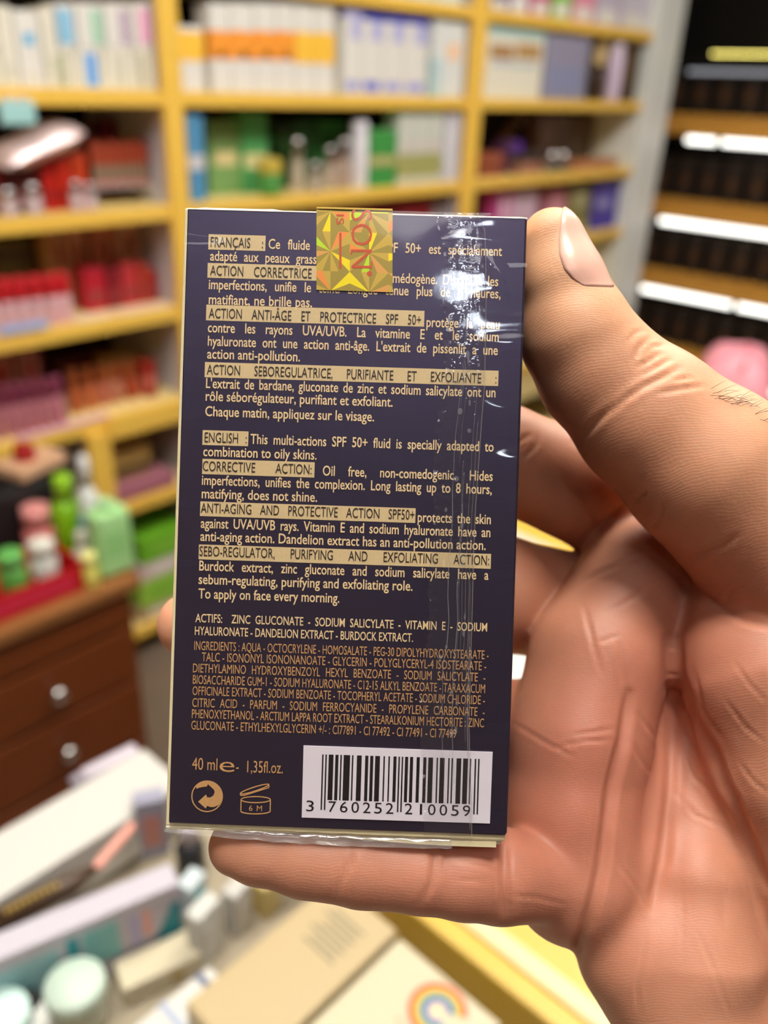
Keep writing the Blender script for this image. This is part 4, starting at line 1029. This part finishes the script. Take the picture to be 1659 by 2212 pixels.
FILM2 = film('clear_film_double', mixw=.010, col=(.9, .9, 1), bump=.25, bscale=700, f0=.07, rough=.05)
FILM3 = film('film_fold', mixw=.07, col=(1, .96, .88), bump=.2, bscale=900, f0=.06, rough=.12)
def wr(u, v):
    """height of the film over the card: ripples near the sides, faint waves elsewhere"""
    el_, er = (u + hw) / .012, (hw - u) / .012
    side = math.exp(-el_ * el_ * 1.6) + math.exp(-er * er * 1.6)
    p = Vector((u * 70, v * 260, .3)); s = mnoise.noise(p)
    t = mnoise.noise(Vector((u * 60 + v * 40, v * 90, 4.1)))
    r = .00042 * side * max(0, s + .25) + .00006 * max(0, t)
    # one lens shaped blister by the top right corner
    a, c = BLU_; du, dv = u - a, v - c
    x_ = du * .53 - dv * .85; y_ = du * .85 + dv * .53
    r += .00055 * math.exp(-(y_ / .0011) ** 2 - (x_ / .0028) ** 2)
    return r
BLU_ = uv(1078, 592)
q = MB(); nu, nv = 180, 330; vs = []; fs = []
for j in range(nv + 1):
    for i in range(nu + 1):
        u = -hw - .0003 + (BW + .0006) * i / nu; v = -hh - .0004 + (BH + .0008) * j / nv
        vs.append((u, -.00048 - wr(u, v), v))
for j in range(nv):
    for i in range(nu):
        a = j * (nu + 1) + i; fs.append((a, a + 1, a + nu + 2, a + nu + 1))
q.add(vs, fs, 0, True); q.build('film_wrap', FILM, pkg)
# overlapping film seam with a crinkled left edge
Lx = [(940, 462), (943, 490), (952, 515), (958, 545), (962, 585), (957, 630), (955, 665), (966, 700), (958, 740), (957, 775), (962, 800), (952, 850), (948, 890), (940, 930), (937, 970), (936, 1010), (934, 1060), (938, 1110), (934, 1160), (925, 1230), (924, 1290), (929, 1340), (922, 1390), (908, 1440), (908, 1500), (906, 1580), (912, 1650), (914, 1730), (916, 1812)]
Rx = [(1030, 466), (1046, 500), (1048, 560), (1049, 650), (1047, 750), (1046, 830), (1040, 900), (1033, 1000), (1026, 1100), (1022, 1200), (1019, 1320), (1015, 1450), (1012, 1560), (1014, 1640), (1018, 1730), (1018, 1818)]
ly, lx = [p[1] for p in Lx], [p[0] for p in Lx]; ry, rx = [p[1] for p in Rx], [p[0] for p in Rx]
q = MB(); nv, nu = 300, 26; vs = []; fs = []
for j in range(nv + 1):
    y = 464 + (1816 - 464) * j / nv
    jag = 4.5 * mnoise.noise(Vector((0, y * .07, 1))) + 2.5 * mnoise.noise(Vector((0, y * .2, 7)))
    xl = np.interp(y, ly, lx) + jag; xr = np.interp(y, ry, rx) + 1.5 * mnoise.noise(Vector((3, y * .1, 1)))
    amp = 1.0 if y < 900 else .75
    for i in range(nu + 1):
        t = i / nu; x = xl + (xr - xl) * t; u, v = uv(x, y)
        ed = math.exp(-(t / .16) ** 2); er = math.exp(-((t - 1) / .06) ** 2)
        hgt = .00012 + amp * ed * .00075 * abs(mnoise.noise(Vector((x * .03, y * .055, 2)))) + er * .00030 + .00005 * abs(mnoise.noise(Vector((x * .09, y * .012, 9))))
        if y < 640: hgt += .00022 * max(0, mnoise.noise(Vector((x * .02 + y * .01, y * .05, 5)))) * (640 - y) / 180
        vs.append((u, -.00055 - hgt, v))
for j in range(nv):
    for i in range(nu):
        a = j * (nu + 1) + i; fs.append((a, a + nu + 1, a + nu + 2, a + 1))
q.add(vs, fs, 0, True); seam = q.build('film_seam', FILM2, pkg)
q = MB(); q.tube([(uv(np.interp(y, ry, rx), y)[0], -.00092 - .00006 * math.sin(y * .3), uv(np.interp(y, ry, rx), y)[1]) for y in range(466, 1816, 9)], .00010, 6)
b_ = q.build('seam_ridge', FILM3); b_.parent = seam
q = MB(); random.seed(11)
for k in range(16):
    fx = random.uniform(.40, .97); ya = random.uniform(480, 1400); yb = min(1800, ya + random.uniform(150, 700)); wv_ = random.uniform(.00002, .00005)
    pts = []
    for y in np.arange(ya, yb, 14.0):
        x = np.interp(y, ly, lx) * (1 - fx) + np.interp(y, ry, rx) * fx + .8 * mnoise.noise(Vector((k, y * .02, 0)))
        u, v = uv(x, y); pts.append((u, -.00092, v))
    q.tube(pts, wv_, 5)
for k in range(26):
    y = random.uniform(700, 1600); fx = random.uniform(.25, .85); x = np.interp(y, ly, lx) * (1 - fx) + np.interp(y, ry, rx) * fx
    a, b_ = random.uniform(2, 6), random.uniform(3, 9); P = [uv(x + a * math.cos(t), y + b_ * math.sin(t)) for t in np.linspace(0, 2 * math.pi, 14, endpoint=False)]
    q.add([(u, -.00090, v) for u, v in P], [tuple(reversed(range(14)))])
b_ = q.build('seam_streaks', film('film_streak', mixw=.10, col=(.95, .95, 1), f0=.06, rough=.1)); b_.parent = seam
# film ends folded under the carton and along its top
q = MB(); nn = 40; vs = []; fs = []
for i in range(nn + 1):
    t = i / nn; x = 358 + (975 - 358) * t; y = 1780 + 28 * t
    dz = (10 + 22 * t * (1 - t) * 1.6 + 9 * t) + 2.5 * mnoise.noise(Vector((t * 14, 0, 3)))
    for k in range(5):
        u, v = uv(x, y + dz * k / 4); vs.append((u, -.0003 + .0010 * math.sin(k * 1.1) + .0004 * mnoise.noise(Vector((t * 20, k, 1))), v))
for i in range(nn):
    for k in range(4): a = i * 5 + k; fs.append((a, a + 1, a + 6, a + 5))
q.add(vs, fs, 0, True); q.build('film_fold', FILM3, pkg)
q = MB(); vs = []; fs = []
for i in range(nn + 1):
    t = i / nn; x = 404 + (1140 - 404) * t; y = 451 + 21 * t
    dz = (8 if t > .25 else 10 * math.sin(min(1, t / .06 + .2) * 1.57)) - 1.5 + 2 * mnoise.noise(Vector((t * 18, 5, 3)))
    for k in range(4):
        u, v = uv(x, y + 1 - (dz + 1) * k / 3); vs.append((u, -.0001 + .0012 * k / 3, v))
for i in range(nn):
    for k in range(3): a = i * 4 + k; fs.append((a, a + 1, a + 5, a + 4))
q.add(vs, fs, 0, True); q.build('film_fold', mat('film_edge', srgb(240, 226, 200), .25, 0, .8), pkg)

# ------------------------------------------------------------------ the hand (one continuous skin grown from bones)
MM = .001
def HP(px, py, Z, rpx):       # bone joint: picture point, depth in mm, radius in pixels at that depth -> mm in the eye frame
    return ((px - CX) * Z / FPX, -(py - CY) * Z / FPX, Z, rpx * Z / FPX)
chains = {
 'thumb': (5.0, [HP(1194, 520, 163, 70), HP(1216, 612, 163, 89), HP(1246, 725, 164, 121), HP(1300, 810, 165, 132), HP(1397, 903, 165, 155), HP(1529, 1014, 165, 180), HP(1700, 1165, 168, 205), HP(1880, 1480, 182, 230), HP(2000, 1850, 192, 250)]),
 'index': (4.0, [HP(1400, 1170, 200, 112), HP(1335, 1112, 197, 112), HP(1235, 1046, 193, 117), HP(1080, 985, 191, 112), HP(880, 940, 188, 100), HP(760, 925, 186, 84)]),
 'middle': (4.0, [HP(1330, 1340, 206, 104), HP(1240, 1312, 201, 116), HP(1080, 1283, 194, 124), HP(850, 1300, 188.5, 108), HP(620, 1330, 186.5, 92), HP(470, 1346, 183, 78), HP(410, 1350, 181, 70)]),
 'ring': (4.0, [HP(1300, 1580, 188, 110), HP(1200, 1580, 189, 112), HP(950, 1580, 189, 108), HP(700, 1585, 187.5, 94), HP(560, 1590, 186, 80)]),
 'pinky': (3.0, [HP(1190, 1895, 166, 92), HP(1080, 1892, 160, 98), HP(1000, 1886, 158.5, 94), HP(905, 1880, 158, 88), HP(780, 1868, 158, 87), HP(655, 1853, 158, 80), HP(560, 1838, 158, 70), HP(512, 1828, 158, 62)]),
 'pads': (6.0, [HP(1378, 1240, 186, 124), HP(1294, 1420, 181, 148), HP(1250, 1600, 176, 150), HP(1237, 1750, 173, 142), HP(1246, 1885, 171, 150)]),
 'mid': (8.0, [HP(1430, 1290, 198, 150), HP(1440, 1450, 190, 110), HP(1425, 1540, 188, 115), HP(1400, 1700, 182, 125), HP(1420, 1850, 178, 140), HP(1600, 2150, 180, 220)]),
 'ridge': (5.0, [HP(1400, 1560, 186, 70), HP(1402, 1640, 181, 70), HP(1395, 1750, 175, 78), HP(1380, 1880, 171, 92), HP(1385, 1990, 169, 110)]),
 'ridge2': (5.0, [HP(1475, 1500, 188, 70), HP(1492, 1640, 180, 66), HP(1510, 1760, 174, 74), HP(1500, 1900, 169, 105), HP(1500, 2050, 167, 150)]),
 'hypo': (6.0, [HP(1395, 2050, 169, 150), HP(1500, 2215, 166, 150), HP(1640, 2420, 168, 200), HP(1900, 2560, 178, 260)]),
 'thenar': (6.0, [HP(1600, 1330, 172, 110), HP(1645, 1440, 169, 178), HP(1700, 1650, 168, 172), HP(1780, 1880, 170, 178), HP(1880, 2150, 176, 230)]),
 'wrist': (10.0, [HP(1650, 1450, 194, 215), HP(1850, 1800, 192, 290), HP(2020, 2120, 192, 300), HP(2250, 2500, 196, 270), HP(2420, 2760, 200, 265)]),
}
def cone_sdf(P, a, b):
    a3, b3 = np.array(a[:3], np.float32), np.array(b[:3], np.float32); ba = b3 - a3
    pa = P - a3; h = np.clip((pa @ ba) / float(ba @ ba), 0, 1)
    d = pa - h[:, None] * ba
    return np.sqrt((d * d).sum(1)) - (a[3] + (b[3] - a[3]) * h)
def smin(a, b, k):
    h = np.maximum(k - np.abs(a - b), 0) / k
    return np.minimum(a, b) - h * h * k * .25
def chain_sdf(P, name):
    k, js = chains[name]; r = None
    for i in range(len(js) - 1):
        d = cone_sdf(P, js[i], js[i + 1]); r = d if r is None else smin(r, d, k * .35)
    return r
def hand_sdf(P):
    P = P.astype(np.float32)
    palm = chain_sdf(P, 'wrist')
    for nme, k in (('mid', 10.0), ('pads', 3.2), ('ridge', 2.6), ('ridge2', 2.6), ('hypo', 3.5), ('thenar', 3.5)):
        palm = smin(palm, chain_sdf(P, nme), k)
    for nme, k in (('index', 2.5), ('middle', 1.0), ('ring', 4.0), ('pinky', 1.6)):
        palm = smin(palm, chain_sdf(P, nme), k)
    far_ = np.clip((P[:, 0] - 70) / 30, 0, 1)
    d = smin(palm, chain_sdf(P, 'thumb'), 2.0 + 10.0 * far_)
    # the carton presses the skin flat where it is gripped
    q_ = (P * MM - BT.astype(np.float32)) @ BR.astype(np.float32)
    bx = np.stack([np.abs(q_[:, 0]) - (hw + .0003), np.abs(q_[:, 1]) - (hh + .0008), np.abs(q_[:, 2] - BD / 2) - (BD / 2 + .0002)], 1) / MM
    bd = np.sqrt((np.maximum(bx, 0) ** 2).sum(1)) + np.minimum(bx.max(1), 0)
    return np.maximum(d, -bd)
H = 0.62
lo_ = np.array([-56., -222., 134.]); hi_ = np.array([214., 66., 240.])
nC = np.ceil((hi_ - lo_) / (H * 4)).astype(int)
gc = np.stack(np.meshgrid(*[lo_[k] + (np.arange(nC[k]) + .5) * H * 4 for k in range(3)], indexing='ij'), -1).reshape(-1, 3)
dc = hand_sdf(gc).reshape(nC)
near = np.abs(dc) < H * 4 * 1.6
full = np.repeat(np.repeat(np.repeat(dc, 4, 0), 4, 1), 4, 2).astype(np.float32)
msk = np.repeat(np.repeat(np.repeat(near, 4, 0), 4, 1), 4, 2)
idx = np.argwhere(msk)
for s in range(0, len(idx), 600000):
    ii = idx[s:s + 600000]
    full[ii[:, 0], ii[:, 1], ii[:, 2]] = hand_sdf(lo_ + (ii + .5) * H)
def surface_nets(f, lo, h):
    s = f < 0; n0, n1, n2 = f.shape
    corners = [(a, b_, c) for a in (0, 1) for b_ in (0, 1) for c in (0, 1)]
    cnt = sum(s[a:n0 - 1 + a, b_:n1 - 1 + b_, c:n2 - 1 + c].astype(np.int8) for a, b_, c in corners)
    act = (cnt > 0) & (cnt < 8); ids = -np.ones(act.shape, np.int64); cells = np.argwhere(act); ids[act] = np.arange(len(cells))
    acc = np.zeros((len(cells), 3)); num = np.zeros(len(cells))
    for a, b_, c in corners:
        for ax in range(3):
            if (a, b_, c)[ax] == 1: continue
            o2 = [a, b_, c]; o2[ax] = 1
            f0 = f[cells[:, 0] + a, cells[:, 1] + b_, cells[:, 2] + c]; f1 = f[cells[:, 0] + o2[0], cells[:, 1] + o2[1], cells[:, 2] + o2[2]]
            cr = (f0 < 0) != (f1 < 0); t = np.where(cr, f0 / np.where(cr, f0 - f1, 1), 0)
            p = np.tile(np.array([a, b_, c], float), (len(cells), 1)); p[:, ax] = t
            acc[cr] += p[cr]; num[cr] += 1
    V = lo + (cells + acc / num[:, None] + .5) * h
    Q = []
    for ax in range(3):
        u, v = [(1, 2), (2, 0), (0, 1)][ax]
        sl0 = [slice(1, -1)] * 3; sl0[ax] = slice(0, -1); sl1 = [slice(1, -1)] * 3; sl1[ax] = slice(1, None)
        A, B_ = s[tuple(sl0)], s[tuple(sl1)]
        for sign in (True, False):
            e = np.argwhere((A == sign) & (B_ == (not sign)))
            off = np.array([1, 1, 1]); off[ax] = 0; e = e + off
            du = np.zeros(3, int); du[u] = 1; dv = np.zeros(3, int); dv[v] = 1
            g = lambda x: ids[x[:, 0], x[:, 1], x[:, 2]]
            ok = np.all(e < np.array(ids.shape), 1); e = e[ok]
            qd = np.stack([g(e - du - dv), g(e - dv), g(e), g(e - du)], 1)
            if not sign: qd = qd[:, ::-1]
            Q.append(qd[(qd >= 0).all(1)])
    return V, np.concatenate(Q)
V, Q = surface_nets(full, lo_, H)
# relax the surface a little
def neigh_avg(V, Q, w, it):
    for _ in range(it):
        acc = np.zeros_like(V); c = np.zeros(len(V))
        for a, b_ in ((0, 1), (1, 2), (2, 3), (3, 0)):
            np.add.at(acc, Q[:, a], V[Q[:, b_]]); np.add.at(acc, Q[:, b_], V[Q[:, a]]); np.add.at(c, Q[:, a], 1); np.add.at(c, Q[:, b_], 1)
        V = V + w * (acc / np.maximum(c, 1)[:, None] - V)
    return V
V = neigh_avg(V, Q, .5, 3)
def vnormals(V, Q):
    n = np.cross(V[Q[:, 2]] - V[Q[:, 0]], V[Q[:, 3]] - V[Q[:, 1]]); N = np.zeros_like(V)
    for k in range(4): np.add.at(N, Q[:, k], n)
    return N / np.maximum(np.linalg.norm(N, axis=1), 1e-9)[:, None]
N = vnormals(V, Q)
px = CX + FPX * V[:, 0] / V[:, 2]; py = CY - FPX * V[:, 1] / V[:, 2]
facing = -(N * V).sum(1) / np.linalg.norm(V, axis=1)
# skin folds: polylines over the palm side, (width px, depth mm, points, depth window mm)
FOLDS = [
 (9, 1.5, [(1359, 1500), (1349, 1600), (1324, 1702), (1312, 1790), (1301, 1876), (1283, 1950), (1266, 2009), (1245, 2065), (1230, 2105)]),
 (9, 1.3, [(1445, 1380), (1457, 1500), (1454, 1600), (1451, 1702), (1443, 1780), (1434, 1847), (1411, 1962)]),
 (8, 1.2, [(1461, 1374), (1462, 1459), (1490, 1550), (1538, 1624), (1564, 1700), (1584, 1731), (1620, 1825), (1656, 1916)]),
 (7, .6, [(1344, 1092), (1307, 1128), (1267, 1162), (1245, 1198)]),
 (8, .7, [(1090, 1815), (1092, 1900), (1096, 1994)]),
 (7, .45, [(1330, 870), (1260, 940), (1236, 965)]), (6, .4, [(1480, 786), (1440, 810), (1390, 835), (1350, 862), (1310, 900)]), (5, .3, [(1430, 760), (1400, 782), (1370, 796)]), (5, .3, [(1455, 772), (1420, 792), (1385, 812)]),
 (5, .28, [(1410, 728), (1380, 752), (1366, 790)]), (4, .25, [(1392, 712), (1370, 720), (1352, 745)]), (4, .25, [(1440, 745), (1408, 750), (1390, 770)]), (5, .3, [(1530, 832), (1480, 838), (1420, 850)]), (4, .22, [(1500, 815), (1450, 822)]),
 (6, .35, [(1399, 1140), (1420, 1120), (1440, 1085)]), (6, .4, [(1470, 1215), (1510, 1200), (1560, 1180), (1600, 1150)]), (6, .3, [(1365, 1085), (1400, 1060)]),
 (7, .5, [(1498, 1268), (1530, 1290), (1560, 1316), (1610, 1340), (1659, 1352)]), (5, .3, [(1560, 1310), (1580, 1280), (1620, 1262)]),
 (6, .45, [(925, 1812), (940, 1860), (930, 1910), (905, 1962)]), (5, .3, [(955, 1812), (962, 1850), (948, 1905)]), (6, .4, [(765, 1812), (756, 1860), (735, 1905), (722, 1950)]), (4, .25, [(780, 1812), (775, 1850)]),
 (4, .18, [(960, 1850), (1030, 1868), (1085, 1885)]), (4, .16, [(985, 1900), (1050, 1905)]), (4, .2, [(1095, 1935), (1160, 1940), (1230, 1955)]),
 (4, .25, [(1105, 1560), (1180, 1605), (1250, 1640)]), (4, .22, [(1230, 1590), (1290, 1580), (1345, 1570)]), (4, .22, [(1180, 1620), (1260, 1600), (1330, 1600)]),
 (4, .22, [(1370, 1530), (1400, 1570), (1440, 1620)]), (4, .22, [(1362, 1590), (1385, 1640), (1420, 1690)]), (4, .2, [(1330, 1860), (1370, 1910), (1395, 1960)]),
 (4, .22, [(1460, 1540), (1480, 1590), (1510, 1640)]), (4, .2, [(1470, 1620), (1500, 1680), (1540, 1720)]), (4, .2, [(1455, 1700), (1500, 1760), (1570, 1790)]),
 (5, .25, [(1230, 1280), (1290, 1240), (1400, 1195)]), (5, .25, [(1260, 1300), (1284, 1400), (1300, 1460)]), (5, .3, [(1335, 1380), (1345, 1450), (1355, 1500)]), (5, .25, [(1300, 1330), (1370, 1290), (1440, 1230)]), (4, .2, [(1290, 1390), (1340, 1370)]),
 (5, .25, [(1400, 2000), (1390, 2060), (1375, 2130), (1380, 2200)]), (4, .2, [(1470, 1880), (1475, 1960), (1472, 2080)]), (4, .2, [(1570, 1880), (1565, 1980), (1560, 2060)]), (4, .2, [(1500, 2000), (1540, 2090), (1580, 2200)]),
 (4, .2, [(1580, 1420), (1620, 1480), (1660, 1520)]), (4, .2, [(1560, 1500), (1610, 1570), (1659, 1610)]), (4, .2, [(1590, 1640), (1630, 1690), (1670, 1720)]), (4, .2, [(1500, 1450), (1520, 1540), (1560, 1600)]),
 (4, .3, [(1108, 960), (1150, 935)]), (4, .3, [(1122, 1000), (1160, 960), (1162, 930)]),
]
disp = np.zeros(len(V))
for (w, dep, pl) in FOLDS:
    best = np.full(len(V), 1e9); bs_ = np.zeros(len(V)); LT = sum(math.dist(a, b_) for a, b_ in zip(pl[:-1], pl[1:])); L0 = 0.0
    for a, b_ in zip(pl[:-1], pl[1:]):
        ax_, ay_ = a; bx_, by_ = b_; L2 = (bx_ - ax_) ** 2 + (by_ - ay_) ** 2
        t = np.clip(((px - ax_) * (bx_ - ax_) + (py - ay_) * (by_ - ay_)) / L2, 0, 1)
        dd_ = np.hypot(px - ax_ - t * (bx_ - ax_), py - ay_ - t * (by_ - ay_)); better = dd_ < best
        best = np.where(better, dd_, best); bs_ = np.where(better, (L0 + t * math.sqrt(L2)) / LT, bs_); L0 += math.sqrt(L2)
    tap = np.clip(4.5 * bs_ * (1 - bs_), 0, 1) if dep < .5 else np.clip(.25 + 5 * bs_ * (1 - bs_), 0, 1)
    disp += tap * dep * (np.exp(-(best / w) ** 2) - .35 * np.exp(-((best - 2.2 * w) / (1.2 * w)) ** 2)) * np.clip(facing * 3, 0, 1) * (V[:, 2] < 205)
    if dep > .55: disp += tap * dep * .9 * np.exp(-(best / (w * 3.4)) ** 2) * np.clip(facing * 3, 0, 1) * (V[:, 2] < 205)
# gentle lumpiness of flesh
disp = np.where(disp > 0, 1.7 * np.tanh(disp / 1.7), disp)
lump = np.array([mnoise.noise(Vector((x * .11, y * .11, z * .11))) for x, y, z in V]) * .35
V2 = V - N * (disp - lump * .6)[:, None]
W2 = np.array(EYE)[None] + (V2[:, :1] * np.array(RIGHT) + V2[:, 1:2] * np.array(UP) + V2[:, 2:] * np.array(FWD)) * MM
base = np.array(cam2world((.07, -.05, .175)))
me = bpy.data.meshes.new('person')
me.from_pydata((W2 - base).tolist(), [], Q.tolist())
me.polygons.foreach_set('use_smooth', [True] * len(me.polygons))
# pigment: rosier palm and finger pads, sallower back of the thumb (belongs to the skin, not to the light)
def blob(x, y, r): return np.exp(-((px - x) ** 2 + (py - y) ** 2) / (2 * r * r))
rosy = np.clip(.45 * blob(1400, 1400, 230) + .5 * blob(1250, 1700, 200) + .5 * blob(900, 1880, 260) + .35 * blob(1600, 1300, 200) + .3 * blob(1450, 1950, 220) + .25 * blob(1400, 900, 140), 0, 1)
sall = np.clip(.8 * blob(1250, 560, 150) + .5 * blob(1560, 950, 180), 0, 1)
c_base, c_rosy, c_sall = np.array(srgb(206, 148, 117)), np.array(srgb(194, 122, 99)), np.array(srgb(226, 174, 132))
colv = c_base + rosy[:, None] * (c_rosy - c_base) + sall[:, None] * (c_sall - c_base)
at = me.color_attributes.new('pigment', 'FLOAT_COLOR', 'POINT')
at.data.foreach_set('color', np.concatenate([colv, np.ones((len(V), 1))], 1).astype(np.float32).ravel())
me.update()
person = bpy.data.objects.new('person', me); person.location = base; COL.objects.link(person)
tag(person, 'bare right hand, palm to the viewer and thumb up, gripping the navy carton', 'person')
SKIN = bpy.data.materials.new('skin'); SKIN.use_nodes = True; nt = SKIN.node_tree; b = nt.nodes['Principled BSDF']
va = nt.nodes.new('ShaderNodeVertexColor'); va.layer_name = 'pigment'
tc = nt.nodes.new('ShaderNodeTexCoord')
nz = nt.nodes.new('ShaderNodeTexNoise'); nz.inputs['Scale'].default_value = 220; nz.inputs['Detail'].default_value = 4
mr = nt.nodes.new('ShaderNodeMapRange'); mr.inputs['To Min'].default_value = .90; mr.inputs['To Max'].default_value = 1.08
mx = nt.nodes.new('ShaderNodeMix'); mx.data_type = 'RGBA'; mx.blend_type = 'MULTIPLY'; mx.inputs['Factor'].default_value = 1
nt.links.new(tc.outputs['Object'], nz.inputs['Vector']); nt.links.new(nz.outputs['Fac'], mr.inputs['Value'])
nt.links.new(va.outputs['Color'], mx.inputs['A']); nt.links.new(mr.outputs['Result'], mx.inputs['B']); nt.links.new(mx.outputs['Result'], b.inputs['Base Color'])
wv = nt.nodes.new('ShaderNodeTexWave'); wv.wave_type = 'BANDS'; wv.bands_direction = 'DIAGONAL'; wv.inputs['Scale'].default_value = 760; wv.inputs['Distortion'].default_value = 14; wv.inputs['Detail'].default_value = 2; wv.inputs['Detail Scale'].default_value = .22
vo = nt.nodes.new('ShaderNodeTexVoronoi'); vo.feature = 'DISTANCE_TO_EDGE'; vo.inputs['Scale'].default_value = 900
b1 = nt.nodes.new('ShaderNodeBump'); b1.inputs['Strength'].default_value = .11; b1.inputs['Distance'].default_value = .00012
b2 = nt.nodes.new('ShaderNodeBump'); b2.inputs['Strength'].default_value = .22; b2.inputs['Distance'].default_value = .00015
nt.links.new(tc.outputs['Object'], wv.inputs['Vector']); nt.links.new(tc.outputs['Object'], vo.inputs['Vector'])
nt.links.new(wv.outputs['Fac'], b1.inputs['Height']); nt.links.new(vo.outputs['Distance'], b2.inputs['Height']); nt.links.new(b1.outputs['Normal'], b2.inputs['Normal']); nt.links.new(b2.outputs['Normal'], b.inputs['Normal'])
b.inputs['Roughness'].default_value = .48; b.inputs['Specular IOR Level'].default_value = .4
b.inputs['Subsurface Weight'].default_value = .35; b.inputs['Subsurface Radius'].default_value = (1.0, .38, .2); b.inputs['Subsurface Scale'].default_value = .0022
me.materials.append(SKIN)

# thumbnail: a curved plate that follows the thumb's far side
tj = chains['thumb'][1]
A_, B_ = np.array(tj[0][:3]), np.array(tj[1][:3])
def on_thumb(px_, py_, lift):
    """first point of the thumb's skin met from the eye at a picture point, raised by lift mm"""
    d = np.array([(px_ - CX) / FPX, -(py_ - CY) / FPX, 1.0]); d /= np.linalg.norm(d)
    t = np.linspace(145, 200, 1101)[:, None]; P = d * t
    f = hand_sdf(P); k = np.argmax(f < lift)
    if f.min() >= lift: k = int(np.argmin(f))
    return P[k]
def sdf_grad(p):
    e = .15; D = np.array([p + e * np.eye(3)[k] for k in range(3)] + [p - e * np.eye(3)[k] for k in range(3)])
    f = hand_sdf(D); g = (f[:3] - f[3:]); return g / max(1e-6, np.linalg.norm(g))
Lb = [(1215, 449), (1210, 485), (1206, 520), (1208, 550), (1218, 580), (1236, 602), (1262, 618)]
Rb = [(1222, 450), (1242, 475), (1262, 505), (1282, 540), (1298, 574), (1312, 600), (1324, 620)]
nn, mm = 18, 12; vs = []; fs = []
for i in range(nn + 1):
    t = i / nn; kl = t * (len(Lb) - 1); ii = min(int(kl), len(Lb) - 2); fr_ = kl - ii
    l = np.array(Lb[ii]) * (1 - fr_) + np.array(Lb[ii + 1]) * fr_; r = np.array(Rb[ii]) * (1 - fr_) + np.array(Rb[ii + 1]) * fr_
    for j in range(mm + 1):
        s_ = j / mm
        p2 = l + (r - l) * min(1, s_ * 1.25)
        p = on_thumb(p2[0], p2[1], .05)
        if s_ > .8: p = p + np.array([.6, .25, 9.0]) * (s_ - .8)
        for _ in range(12):
            f = float(hand_sdf(p[None])[0]); p = p - sdf_grad(p) * (f - (-.06 + .40 * math.sin(math.pi * min(1, s_ * .85 + .02)) ** .6 * (1 - max(0, t - .8) * 4.2))) * .8
        vs.append(tuple(cam2world(p * MM)))
for i in range(nn):
    for j in range(mm):
        a = i * (mm + 1) + j; fs.append((a, a + mm + 1, a + mm + 2, a + 1))
q = MB(); q.add(vs, fs, 0, True)
NAIL = mat('fingernail', srgb(234, 184, 164), .28, 0, .4, .0, noise=.04, nscale=300)
nail = q.build('fingernail', NAIL); nail.parent = person; nail.location = -person.location
sm = nail.modifiers.new('thick', 'SOLIDIFY'); sm.thickness = .0005; sm.offset = -1
# fine dark hairs on the back of the hand
q = MB(); random.seed(5)
for k in range(46):
    x = random.uniform(1535, 1690); yb = np.interp(x, [1535, 1560, 1600, 1659, 1700], [836, 840, 856, 890, 915]) + random.uniform(2, 26)
    p = on_thumb(x, yb, .02); g = sdf_grad(p)
    p = p - g * float(hand_sdf(p[None])[0])
    dr_ = np.array([random.uniform(.6, 1.2), random.uniform(-.8, .3), random.uniform(-.3, .2)]); L = random.uniform(3, 6)
    pts = [tuple(cam2world((p + g * (1.6 * t - .9 * t * t) * L * .32 + dr_ * t * L * .5) * MM)) for t in np.linspace(0, 1, 6)]
    q.tube(pts, [.00004, .00004, .000036, .00003, .000022, .00001], 4)
hr = q.build('hair', mat('dark_hair', srgb(60, 44, 36), .5)); hr.parent = person; hr.location = -person.location
tag(hr, kind='stuff')
